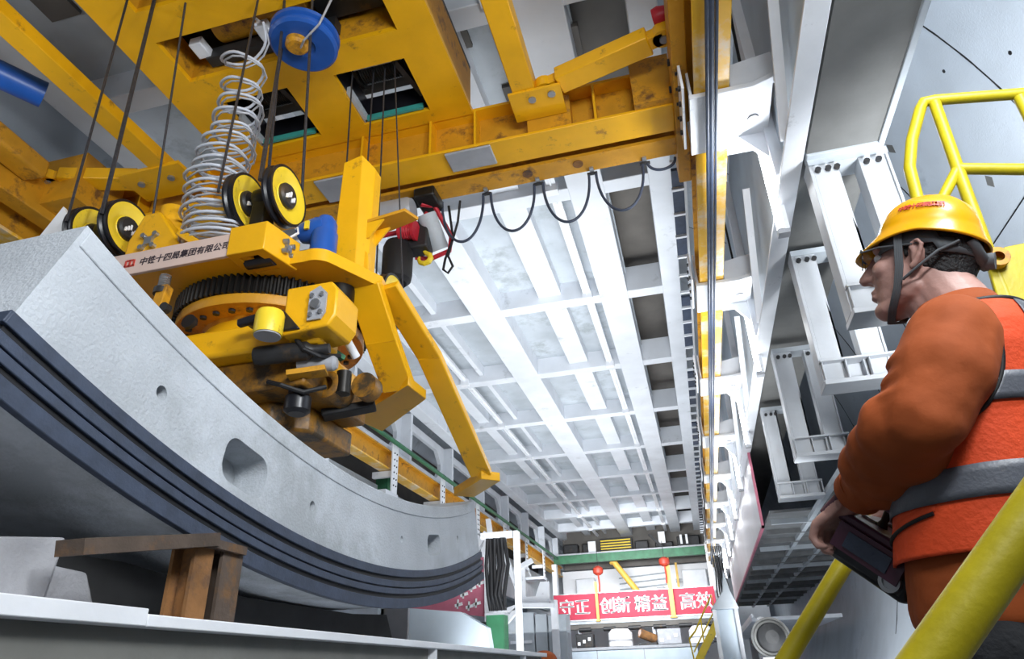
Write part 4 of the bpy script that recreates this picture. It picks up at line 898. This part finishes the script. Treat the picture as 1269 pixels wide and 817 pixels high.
for k, s_ in (('L', 1), ('R', -1)):
    S0, E0, W0 = sh[k], elb[k], wri[k]
    mid = (S0+E0)*.5
    b.cap(S0-U*.008, mid-F*.008, .078, .077); b.cap(mid-F*.008, E0, .077, .068); b.cap(E0, E0*.45+W0*.55-U*.004, .068, .058); b.cap(E0*.5+W0*.5, W0-(W0-E0).normalized()*.030, .060, .044)
    for tt, rr_ in ((.30, .076), (.52, .080), (.72, .078)):   # thick folds across the upper sleeve
        c = S0*(1-tt)+E0*tt; b.ell(c+F*.022, (F, L, U), (.070, .078, .022))
    for tt, rr_ in ((.22, .068), (.45, .062), (.66, .054)):
        c = E0*(1-tt)+W0*tt; dd = (W0-E0).normalized(); b.cap(c-L*s_*.02-U*.012, c+L*s_*.02+U*.012, rr_, rr_)
jk = organic('jacket', b, M['orange'], Wk, .0075, 6, .020, .11); hj = under(jk)
# jacket collar
b = MB(); vs = []; fs = []
for k in range(41):
    a = 2*math.pi*k/40
    for z, o in ((.585, .012), (.625, .004), (.640, -.002)): vs.append(trunk(min(z, .61), a, o)+U*max(0, z-.61)+F*.012*(z > .6))
for k in range(40):
    for i in range(2): fs.append((k*3+i, k*3+3+i, k*3+4+i, k*3+1+i))
cl = b.add(vs, fs).build('collar', M['orange'], hj, smooth=60); so = cl.modifiers.new('s', 'SOLIDIFY'); so.thickness = .007
# cuffs
for k in ('L', 'R'):
    d = (wri[k]-elb[k]).normalized(); MB().lathe(wri[k]-d*.045, d, [(.040, 0), (.048, .0), (.047, .03), (.038, .034), (.034, .02)], 28).build('cuff', M['orange'], hj, smooth=60)
    MB().lathe(wri[k]-d*.03+L*(.046 if k == 'L' else -.046), L*(1 if k == 'L' else -1), [(0, 0), (.007, 0), (.006, .004), (0, .005)], 14).build('cuff_button', M['steel'], hj)
MB().lathe(trunk(.075, math.radians(150), .010), trunk(.075, math.radians(150), 1)-trunk(.075, math.radians(150), 0), [(0, -.004), (.013, -.004), (.011, .006), (0, .007)], 18).build('waist_button', M['steel'], hj)
# vest
def strip(name, z0, z1, o, ma, a_from, a_to, parent, nz=10, na=64, skip=None, th=.005, zf=None):
    b = MB(); vs = []; fs = []
    for i in range(nz+1):
        for k in range(na+1):
            a = a_from+(a_to-a_from)*k/na; z = z0+(z1-z0)*i/nz
            if zf: z = zf(a, i/nz)
            vs.append(trunk(z, a, o))
    W_ = na+1
    for i in range(nz):
        for k in range(na):
            a = a_from+(a_to-a_from)*(k+.5)/na; z = z0+(z1-z0)*(i+.5)/nz
            if skip and skip(a, z): continue
            fs.append((i*W_+k, i*W_+k+1, (i+1)*W_+k+1, (i+1)*W_+k))
    used = sorted({i for f in fs for i in f}); mp_ = {v: i for i, v in enumerate(used)}
    b.add([vs[i] for i in used], [[mp_[i] for i in f] for f in fs]); o_ = b.build(name, ma, parent, smooth=60)
    so = o_.modifiers.new('s', 'SOLIDIFY'); so.thickness = th; so.offset = 1; return o_
def arm_hole(a, z):
    s_ = abs(math.sin(a)); c = math.cos(a); side = math.degrees(math.atan2(s_, c))   # 0 front .. 180 back
    return ((side-94)/33)**2+((z-.475)/.115)**2 < 1
FR = math.radians(6)
vt = strip('vest', .155, .592, .012, M['vest'], FR, 2*math.pi-FR, Wk, 72, 150, arm_hole); hv = under(vt)
b = MB(); n_ = 60
for s_ in (1, -1):
    pts_ = []
    for k in range(n_):
        a = 2*math.pi*k/n_; sd = math.radians(94+33.5*math.cos(a)); pts_.append(trunk(.475+.117*math.sin(a), s_*sd, .017))
    b.tube(pts_, .005, 8, closed=True)
b.tube([trunk(.592, FR+(2*math.pi-2*FR)*k/60, .016) for k in range(61)], .006, 8)
b.build('binding', M['black'], hv, smooth=60)
for z0, z1 in ((.235, .287), (.385, .432)):
    strip('reflective_band', z0, z1, .019, M['tape'], FR, 2*math.pi-FR, hv, 4, 150, arm_hole, .002)
for a0 in (math.radians(38), math.radians(162), math.radians(-38), math.radians(-162)):
    strip('reflective_band', .432, .588, .019, M['tape'], a0-.16, a0+.16, hv, 20, 8, arm_hole, .002)
MB().tube([trunk(.195+.026*k/12, math.radians(28+4.6*k), .019) for k in range(13)], .0035, 6).build('pocket_seam', M['black'], hv, smooth=60)
strip('pocket_edge', .19, .22, .013, M['vest'], math.radians(28), math.radians(84), hv, 3, 16, None, .005, lambda a, t_: .197+.026*(a-math.radians(28))/math.radians(55)+.012*t_)
# trousers, shoes, belt hem
b = MB(); b.ell(q(.475, -1.475, .02), (F, L, U), (.135, .175, .10))
for s_ in (-1, 1):
    hipj = q(.475, -1.475+s_*.09, .02); kn = q(.485, -1.475+s_*.105, -.40); an = q(.455, -1.475+s_*.11, ZG+.10); b.cap(hipj, kn, .105, .080); b.cap(kn, an, .080, .066)
organic('trousers', b, M['black_cloth'], Wk, .009, 4, .012, .08)
for s_ in (-1, 1):
    b = MB(); b.cap(q(.45, -1.475+s_*.11, ZG+.10), q(.45, -1.475+s_*.11, ZG+.05), .052, .05); b.cap(q(.43, -1.475+s_*.11, ZG+.045), q(.60, -1.475+s_*.125, ZG+.042), .045, .040); b.obox(q(.51, -1.475+s_*.118, ZG+.014), (F, L, U), (.13, .046, .013))
    organic('shoe', b, M['black'], Wk, .006, 3)
# remote control held in both hands
e1 = (F*.74+U*.67).normalized(); e2 = (U*.74-F*.67).normalized(); RCc = q(.630, -1.474, .190)
t = thing('remote_control', RCc-U*.1, 'dark purple radio remote control box in the worker\'s hands', 'remote control')
RX = (e1, L, e2)
def rp(a, b_, c): return RCc+e1*a+L*b_+e2*c
MB().obox(rp(-.01, 0, -.012), RX, (.080, .090, .040)).build('case', M['blackgloss'], t, bevel=.012)
MB().obox(rp(.0, 0, .034), RX, (.085, .096, .010)).build('panel', M['purple'], t, bevel=.006)
b = MB()
for s_ in (-1, 1):
    b.obox(rp(.0, s_*.097, .0), RX, (.070, .006, .026))
    b.tube([rp(-.075, s_*.10, .03), rp(-.07, s_*.112, .085), rp(.0, s_*.116, .100), rp(.085, s_*.112, .08), rp(.105, s_*.10, .02)], .012, 10)
b.tube([rp(.100, -.10, .02), rp(.115, 0, .02), rp(.100, .10, .02)], .013, 10); b.build('guard_handle', M['purple'], t, smooth=60)
b = MB(); 
for s_ in (-1, 1): b.obox(rp(.0, s_*.104, .0), RX, (.045, .003, .016))
b.build('side_label', M['gasket'], t, split=True)
MB().lathe(rp(-.055, .088, -.025), L, [(0, 0), (.020, 0), (.020, .012), (.013, .012), (.013, .007), (0, .007)], 20).build('connector', M['steel'], t)
for i, (a, l_) in enumerate(((-.03, -.05), (-.03, .05), (.03, -.03), (.03, .03))):
    MB().lathe(rp(a, l_, .044), e2, [(0, 0), (.012, 0), (.007, .012), (.009, .030), (.008, .036), (0, .038)], 14).build('joystick', M['black'], t)
MB().obox(rp(.055, 0, .046), RX, (.014, .04, .003)).build('display', M['greycase'], t)
# ================================================================== FAR END OF THE HALL
# red banner with white lettering
t = thing('slogan_banner', (-2.7, 30, 2.0), 'long red banner with large white characters across the far end', 'banner')
MB().box(-6.0, .55, 30.0, 30.02, 1.99, 2.97).build('cloth', M['banner'], t)
for body_, x in (('守', -5.80), ('正', -5.16), ('创', -4.10), ('新', -3.48), ('精', -2.68), ('益', -2.0), ('高', -.88), ('效', -.23)):
    text(body_, .66, M['letter'], (x, 29.99, 2.22), (1, 0, 0), (0, 0, 1), 'lettering', t, depth=.004, bold=.03)
b = MB(); b.box(-6.0, .55, 30.03, 30.08, 1.93, 1.99); b.box(-6.0, .55, 30.03, 30.08, 2.97, 3.0)
for x in (-6.0, -4.15, -2.6, -1.1, .5): b.box(x, x+.05, 30.03, 30.1, 1.9, 3.0)
b.build('frame', M['steel'], t)
for i, (x, z1, w) in enumerate(((-4.16, 3.4, .10), (-1.15, 4.15, .17))):
    t = thing('yellow_pole', (x, 29.8, 1.9), ['thin yellow pole in front of the red banner, left of its middle', 'taller yellow pole in front of the red banner, right of its middle'][i], 'pole', 'yellow poles in front of the banner')
    MB().box(x-w/2, x+w/2, 29.78, 29.88, 1.92, z1).build('shaft', M['amber'], t); MB().box(x-w*.8, x+w*.8, 29.74, 29.9, 1.88, 1.95).build('foot', M['amber'], t)
def lantern(x, z, lab):
    t = thing('red_lantern', (x, 29.6, z-.9), lab, 'lantern', 'red lanterns above the banner')
    MB().lathe((x, 29.6, z-.2), (0, 0, 1), [(0, 0), (.09, .0), (.20, .08), (.22, .18), (.20, .28), (.09, .36), (0, .36)], 18).build('globe', M['lantern'], t)
    MB().tube([(x, 29.6, z-.2), (x+.02, 29.6, z-.55), (x, 29.6, z-.85)], .035, 8).build('tassel', M['lantern'], t)
    MB().tube([(x, 29.6, z+.15), (x, 29.6, z+.8)], .012, 6).build('cord', M['iron'], t)
lantern(-3.98, 3.82, 'red lantern above the left part of the red banner'); lantern(-1.25, 4.0, 'red lantern above the right part of the red banner')
t = thing('green_beam', (-2.8, 31, 4.36), 'green painted steel beam across the hall below the end of the ceiling', 'beam')
MB().box(-6.1, .45, 31.0, 31.25, 4.36, 4.70).build('beam', M['green'], t); MB().box(-6.1, .45, 30.95, 31.3, 4.70, 4.76).build('top_edge', M['greycase'], t)
MB().box(-6.2, -6.0, 30.95, 31.3, -3, 4.36).build('post', M['white'], t); MB().box(.45, .65, 30.95, 31.3, ground(.45), 4.76).build('post', M['white'], t)
# dark machinery between the ceiling and the green beam
t = thing('machine_gantry', (-2.8, 33, 4.36), 'dark machinery gantry with a yellow slatted vent above the green beam', 'machine')
MB().box(-6.1, .6, 33.5, 33.7, 4.4, 6.4).build('back_sheet', M['recess'], t)
for x0, x1, z0, z1, y in ((-6.0, -5.3, 4.85, 5.5, 33.0), (-5.1, -4.5, 4.8, 5.5, 33.1), (-2.6, -2.0, 4.9, 5.4, 32.8), (-1.7, -.9, 4.8, 5.3, 33), (-.7, .3, 5.0, 5.5, 33)): MB().box(x0, x1, y, 33.5, z0, z1).build('unit', M['iron'], t, bevel=.04)
b = MB()
for k in range(6): b.box(-4.2, -2.8, 32.9, 33.0, 4.9+k*.12, 4.95+k*.12)
b.build('vent_slats', M['wheel'], t); MB().box(-4.25, -2.75, 33.0, 33.4, 4.84, 5.62).build('vent_box', M['iron'], t)
for x0, x1, z0, z1 in ((-4.75, -4.4, 4.8, 5.5), (-1.5, -1.2, 5.2, 5.7), (-.55, -.45, 5.1, 5.5), (-.3, -.2, 5.1, 5.5)): MB().box(x0, x1, 32.6, 32.7, z0, z1).build('white_fitting', M['letter'], t)
MB().bar((-1.9, 32.5, 5.6), (-1.1, 32.5, 4.7), .1, .1).build('strut', M['iron'], t)
# bright back board with conduits behind the banner
t = thing('white_bulkhead', (-2.7, 34, .5), 'bright white machine bulkhead behind the red banner', 'bulkhead')
MB().box(-6.3, .9, 34.0, 34.1, .2, 4.4).build('sheet', M['letter'], t)
for z in (3.2, 3.45, 3.7, 3.95): MB().tube([(-3.6, 33.9, z), (-1.4, 33.9, z+.12)], .03, 6).build('conduit', M['panel'], t)
MB().box(-5.6, -4.7, 33.5, 34, 3.0, 4.0).build('white_cabinet', M['white'], t, bevel=.05)
MB().box(-.7, .4, 33.5, 34, 3.1, 4.1).build('white_cabinet', M['white'], t, bevel=.05)
for x, z in ((-1.9, 3.3), (-1.0, 3.6), (-.5, 3.3)): MB().box(x, x+.35, 33.7, 33.9, z, z+.15).build('small_box', M['greycase'], t)
MB().box(-.95, -.85, 33.3, 33.4, 3.0, 4.4).build('yellow_upright', M['amber'], t)
t = thing('amber_pipe', (-3, 31.8, 3), 'slanting amber pipe above the middle of the red banner', 'pipe')
MB().tube([(-3.55, 31.9, 4.42), (-2.55, 31.9, 3.0)], .13, 16).build('pipe', M['amber'], t); MB().lathe((-3.60, 31.9, 4.48), (.58, 0, -.82), [(0, 0), (.19, 0), (.19, .1), (0, .1)], 18).build('flange', M['amber'], t)
# conveyor and clutter below the banner
t = thing('belt_conveyor', (-2.8, 30, 1.5), 'dark grey conveyor beam right below the red banner', 'conveyor')
MB().box(-6.3, .55, 29.9, 30.3, 1.62, 1.88).build('belt', M['recess'], t); MB().box(-6.3, .55, 29.86, 29.9, 1.80, 1.90).build('edge', M['panel'], t)
for k in range(7): MB().cyl((-6.0+k, 29.95, 1.60), (-5.5+k, 29.95, 1.60), .09, 14).build('roller', M['iron'], t)
for x in (-5.0, -2.0, -.5): MB().box(x-.06, x+.06, 30.0, 30.2, ground(x), 1.6).build('leg', M['greycase'], t)
def tank(x, z0, w, h_, lab):
    t = thing('white_tank', (x, 29.5, z0), lab, 'tank', 'white tanks under the conveyor')
    MB().lathe((x, 29.5, z0), (0, 0, 1), [(0, 0), (w*.5, 0), (w*.5, h_*.75), (w*.35, h_), (0, h_)], 22).build('shell', M['letter'], t); MB().lathe((x, 29.5, z0+h_*.3), (0, 0, 1), [(w*.5, 0), (w*.52, .0), (w*.52, .05), (w*.5, .05)], 22).build('band', M['greycase'], t)
tank(-5.75, .92, .8, .55, 'white rounded tank at the left end below the red banner'); tank(-3.3, .92, .95, .62, 'white rounded tank below the middle of the red banner'); tank(-.2, .92, .9, .6, 'white rounded tank below the right end of the red banner')
t = thing('brown_roll', (-2.3, 29.4, .95), 'brown roll of material lying below the red banner', 'roll')
MB().cyl((-2.5, 29.2, 1.35), (-1.95, 29.5, 1.12), .17, 20).build('roll', M['rust'], t); MB().cyl((-2.52, 29.19, 1.36), (-2.50, 29.2, 1.355), .12, 18).build('core', M['plate'], t); MB().box(-2.6, -1.9, 29.2, 29.6, .9, 1.0).build('chock', M['iron'], t)
for i, (x, w, h_) in enumerate(((-4.7, .7, .5), (-1.4, .9, .55), (.35, .4, .5))):
    t = thing('machine_unit', (x, 29.5, .92), ['dark machine unit between the two left white tanks below the banner', 'grey machine unit right of the brown roll below the banner', 'small dark machine unit at the right end below the banner'][i], 'machine', 'machine units below the banner')
    MB().box(x-w/2, x+w/2, 29.3, 29.7, .92, .92+h_).build('body', M['iron'] if i != 1 else M['greycase'], t, bevel=.03); 
    for k in range(3): MB().box(x-w*.4+k*w*.3, x-w*.25+k*w*.3, 29.27, 29.3, 1.0+.08*k, 1.12+.08*k).build('fitting', M['letter'], t)
t = thing('grey_barrier', (-2.9, 29, .3), 'long pale grey barrier wall at the bottom of the far end', 'barrier')
MB().box(-6.0, -.40, 28.9, 29.3, -2.2, .80).build('wall', M['bluegrey'], t); MB().box(-6.1, -.40, 28.85, 29.35, .80, .90).build('coping', M['greycase'], t)
for x in (-4.2, -2.4): MB().box(x, x+.03, 28.88, 28.9, -3, .80).build('seam', M['greycase'], t)
# yellow stair at the right of the banner
t = thing('yellow_stair', (0, 22, -.5), 'small bright yellow stair with railings right of the red banner', 'stair')
MB().bar((-.42, 22, .1), (.38, 22, 1.25), .08, .2).build('stringer', M['wheel'], t)
MB().bar((-.42, 22.7, .1), (.38, 22.7, 1.25), .08, .2).build('stringer', M['wheel'], t)
for k in range(5): MB().box(-.35+k*.16, -.15+k*.16, 22.0, 22.7, .22+k*.23, .25+k*.23).build('tread', M['greycase'], t)
b = MB(); b.tube([(-.5, 22, .8), (-.3, 22, 1.0), (.3, 22, 1.95), (.35, 22, 1.25)], .025, 8); b.tube([(-.42, 22, .45), (.34, 22, 1.55)], .02, 8); b.tube([(-.1, 22, .5), (-.1, 22, 1.35)], .02, 8); b.tube([(-.42, 22, .1), (-.5, 22, .8)], .02, 8); b.build('railing', M['wheel'], t)
MB().box(-.42, -.3, 22, 22.7, ground(-.42), .2).build('leg', M['wheel'], t)
# grey control cabinet and posts right of the banner
t = thing('grey_cabinet', (.35, 12, -3), 'tall grey box column right of the red banner', 'cabinet')
MB().box(.18, .50, 12.0, 12.4, ground(.18), .84).build('body', M['bluegrey'], t, bevel=.01); MB().prism([(.12, 11.95, .84), (.55, 11.95, .84), (.46, 11.95, 1.10), (.40, 11.95, 1.42), (.34, 11.95, 1.10)], (0, .4, 0)).build('hood', M['panel'], t, bevel=.01)
MB().box(.14, .20, 11.97, 12.0, -2.5, .84).build('edge_strip', M['steel'], t); MB().box(.47, .53, 11.97, 12.0, -2.5, .84).build('edge_strip', M['greycase'], t)
t = thing('cable_bundle', (.6, 24, 1.2), 'bundle of dark cables hanging at the right end of the banner', 'cables')
for k in range(6): MB().tube([(.55+.06*k, 24, 3.6), (.58+.05*k, 24, 2.8), (.52+.08*k, 24.0, 2.2), (.6+.07*k, 24, 1.2)], .022, 6).build('cable', M['black'], t)
# round duct on the right wall
t = thing('round_duct', (.9, 12.5, .2), 'round grey duct end at the bottom right, left of the yellow handrail', 'duct')
MB().lathe((.98, 12.4, .42), (.0, -1, 0), [(0, -.1), (.20, -.1), (.21, -.8), (.27, -.8), (.30, 0), (.27, .02), (.25, -.05), (0, -.05)], 40).build('collar', M['greydeck'], t)
MB().lathe((.98, 12.38, .42), (0, -1, 0), [(0, -.05), (.22, -.05), (.20, .10), (.1, .2), (0, .22)], 32).build('cap', M['dark'], t)
MB().box(.8, 1.15, 12.3, 13.2, ground(1.15), .14).build('stand', M['greycase'], t)
t = thing('cable_shelf', (1.6, 16, .9), 'pale ledge with a small white lamp above the round duct', 'shelf')
MB().box(.95, 2.7, 16, 26, .86, .93).build('top', M['ceil'], t); MB().box(.95, 1.0, 15.9, 26, .93, 1.0).build('lip', M['white'], t); MB().ell((1.12, 15.8, .86), ((1, 0, 0), (0, 1, 0), (0, 0, 1)), (.09, .09, .07)).build('lamp', M['letter'], t)
for y in (17, 25): MB().box(1.3, 1.5, y, y+.2, ground(1.5), .86).build('leg', M['greycase'], t)
# ================================================================== LEFT SIDE BEYOND THE SEGMENT
# hangers under the left rail
hb0 = None
labs = ['nearest white bracket under the left rail, just right of the gripper clamp', 'second white bracket under the left rail with a bright foot', 'third white bracket under the left rail', 'fourth white bracket under the left rail', 'fifth white bracket under the left rail', 'sixth white bracket under the left rail', 'farthest white bracket under the left rail']
for i in range(7):
    y = 10.3+3.02*i
    if hb0 is None:
        t = thing('rail_hanger', (-6.2, y, 3.2), labs[0], 'bracket', 'white brackets under the left rail')
        MB().prism([(-6.02, y-.16, 4.62), (-6.02, y+.16, 4.62), (-6.02, y+.14, 3.5), (-6.02, y-.14, 3.5)], (.03, 0, 0)).build('plate', M['white'], t, bevel=.006)
        b = MB(); b.box(-6.5, -5.98, y-.05, y+.05, 3.9, 4.03); b.bar((-6.03, y, 3.55), (-6.03, y+.6, 3.30), .05, .06); b.build('arm', M['white'], t, split=True)
        MB().box(-6.7, -5.95, y-.5, y+.12, 3.42, 3.52).build('foot', M['ceil'], t)
        b = MB()
        for j in range(6):
            for k in (0, 1): b.cyl((-5.99, y-.06+.12*k, 3.7+.14*j), (-5.975, y-.06+.12*k, 3.7+.14*j), .018, 8)
        b.build('bolt', M['iron'], t, split=True); hb0 = t
    else: clone(hb0, (0, 3.02*i, 0), labs[i])
t = thing('green_pipe', (-6.3, 10, 4.5), 'thin dark green pipe running above the left rail', 'pipe')
MB().tube([(-5.90, 8.5, 4.58), (-5.90, 30.8, 4.58)], .05, 10).build('pipe', M['green'], t)
for y in (9.5, 14.2): MB().box(-6.85, -6.55, y, y+.5, 3.7, 4.3).build('valve_box', M['green'], t)
MB().box(-7.0, -6.8, 7, 33, 2.6, 4.0).build('side_tray', M['panel'], t)
# white frame of posts and braces
t = thing('steel_trestle', (-4.0, 16, -3), 'white steel trestle of posts and Y-shaped braces left of the banner', 'frame')
for x0, x1 in ((-4.66, -4.50), (-3.28, -3.14)): MB().box(x0, x1, 16, 16.15, -3, 2.05 if x0 < -4 else 1.5).build('post', M['white'], t)
for p0, p1 in (((-4.55, 16, 2.05), (-4.70, 16, 3.4)), ((-4.60, 16, 1.25), (-3.95, 16, 1.42)), ((-4.45, 16, .95), (-3.98, 16, 1.42)), ((-3.98, 16, 1.40), (-4.05, 16, 1.9)), ((-4.05, 16, 1.85), (-4.3, 16, 2.55)), ((-4.05, 16, 2.2), (-3.65, 16, 2.38)), ((-4.05, 16, 2.2), (-4.0, 16, 1.4)), ((-4.0, 16, 1.42), (-3.2, 16, 1.38)), ((-5.2, 16, 2.4), (-4.75, 16, 3.1)), ((-5.1, 16, 1.9), (-4.7, 16, 3.0)), ((-5.15, 16, 1.4), (-4.6, 16, 1.9))):
    MB().bar(p0, p1, .10, .13, (0, 1, 0)).build('brace', M['white'], t)
MB().prism([(-4.05, 16.02, 1.45), (-3.6, 16.02, 1.42), (-3.3, 16.02, 1.40), (-3.3, 16.02, 1.9), (-3.5, 16.02, 1.9), (-3.62, 16.02, 1.6), (-3.85, 16.02, 1.6), (-3.85, 16.02, 2.3), (-4.05, 16.02, 2.3)], (0, .08, 0)).build('corner_plate', M['white'], t)
t = thing('grey_locker', (-3.9, 16.3, -3), 'pale grey sheet metal lockers behind the white trestle', 'locker')
for x0, x1, z1 in ((-4.35, -3.75, 1.30), (-3.72, -3.45, 1.25), (-3.42, -3.0, 1.22)): MB().box(x0, x1, 16.3, 16.8, -3, z1).build('locker_body', M['panel'], t, bevel=.015)
for z in (.2, .65): MB().box(-4.3, -3.8, 16.26, 16.3, z, z+.06).build('shelf_edge', M['white'], t)
t = thing('hose_bundle', (-2.85, 10, .4), 'thick bundle of black hoses hanging beside the far end of the segment', 'hoses')
for k in range(8): MB().tube([(-2.95+.035*k, 10+.02*(k % 3), 1.86), (-2.98+.045*k+.02*math.sin(k*2), 10.0, 1.45), (-2.95+.03*k+.03*math.sin(k*3), 9.98+.02*(k % 2), 1.05), (-2.92+.03*k, 10, .84)], .028, 8).build('hose', M['black'], t)
MB().box(-3.05, -2.56, 9.95, 10.1, 1.84, 1.92).build('hook_bar', M['white'], t)
tag(MB().box(-2.55, -2.48, 9.95, 10.1, -3, 1.92).build('white_post', M['white'], bevel=.008), 'slim white steel post right of the black hose bundle', 'post')
t = thing('green_locker', (-2.85, 10.1, -3), 'narrow green box below the black hose bundle', 'box')
MB().box(-2.98, -2.72, 9.95, 10.2, -3, .80).build('body', M['green'], t, bevel=.01); MB().box(-2.99, -2.71, 9.94, 10.21, .78, .81).build('lid', M['greycase'], t)
t = thing('pink_sign', (-4.2, 12, .9), 'faded pink sign board partly hidden under the far end of the segment', 'sign')
MB().prism([(-5.4, 12, 1.18), (-3.60, 12, .92), (-3.60, 12, 1.9), (-5.4, 12, 1.9)], (0, .04, 0)).build('board', M['pink'], t)
b = MB()
for x, z in ((-4.15, 1.12), (-4.05, 1.28), (-3.9, 1.38), (-3.82, 1.12), (-3.95, 1.08), (-3.75, 1.45)): b.bar((x, 11.99, z), (x+.14, 11.99, z+.03), .01, .05, (0, 0, 1)); b.bar((x+.05, 11.99, z-.05), (x+.06, 11.99, z+.10), .03, .01, (0, 1, 0))
b.build('worn_marks', M['letter'], t)
MB().box(-3.60, -3.44, 11.95, 12.1, -3, 1.95).build('post', M['white'], t)
t = thing('dark_rail_beam', (-4.2, 11.5, .7), 'thin dark beam under the pink sign', 'beam')
MB().bar((-5.2, 11.5, 1.02), (-3.2, 11.5, .70), .15, .12).build('beam', M['iron'], t); MB().box(-3.35, -3.2, 11.4, 11.6, -3, .66).build('leg', M['greycase'], t)
t = thing('white_tray', (-3.9, 9.2, .3), 'pale bluish sheet metal trough behind the white ledge below the sign', 'trough')
MB().prism([(-4.3, 9.2, .92), (-3.1, 9.2, .78), (-2.75, 9.2, .58), (-2.6, 9.2, -.3), (-4.3, 9.2, -.3)], (0, .2, 0)).build('sheet', M['bluegrey'], t); MB().box(-4.3, -2.6, 9.25, 9.35, -3, -.3).build('foot', M['greycase'], t)
t = thing('orange_bundle', (-1.9, 8.4, 0), 'small orange cloth bundle at the end of the white ledge', 'bundle')
MB().ell((-1.72, 7.9, .14), ((1, 0, 0), (0, 1, 0), (0, 0, 1)), (.14, .18, .10), 18, 12).build('cloth', M['orange'], t); MB().box(-1.95, -1.5, 7.7, 8.2, -3, .06).build('stand', M['greycase'], t)
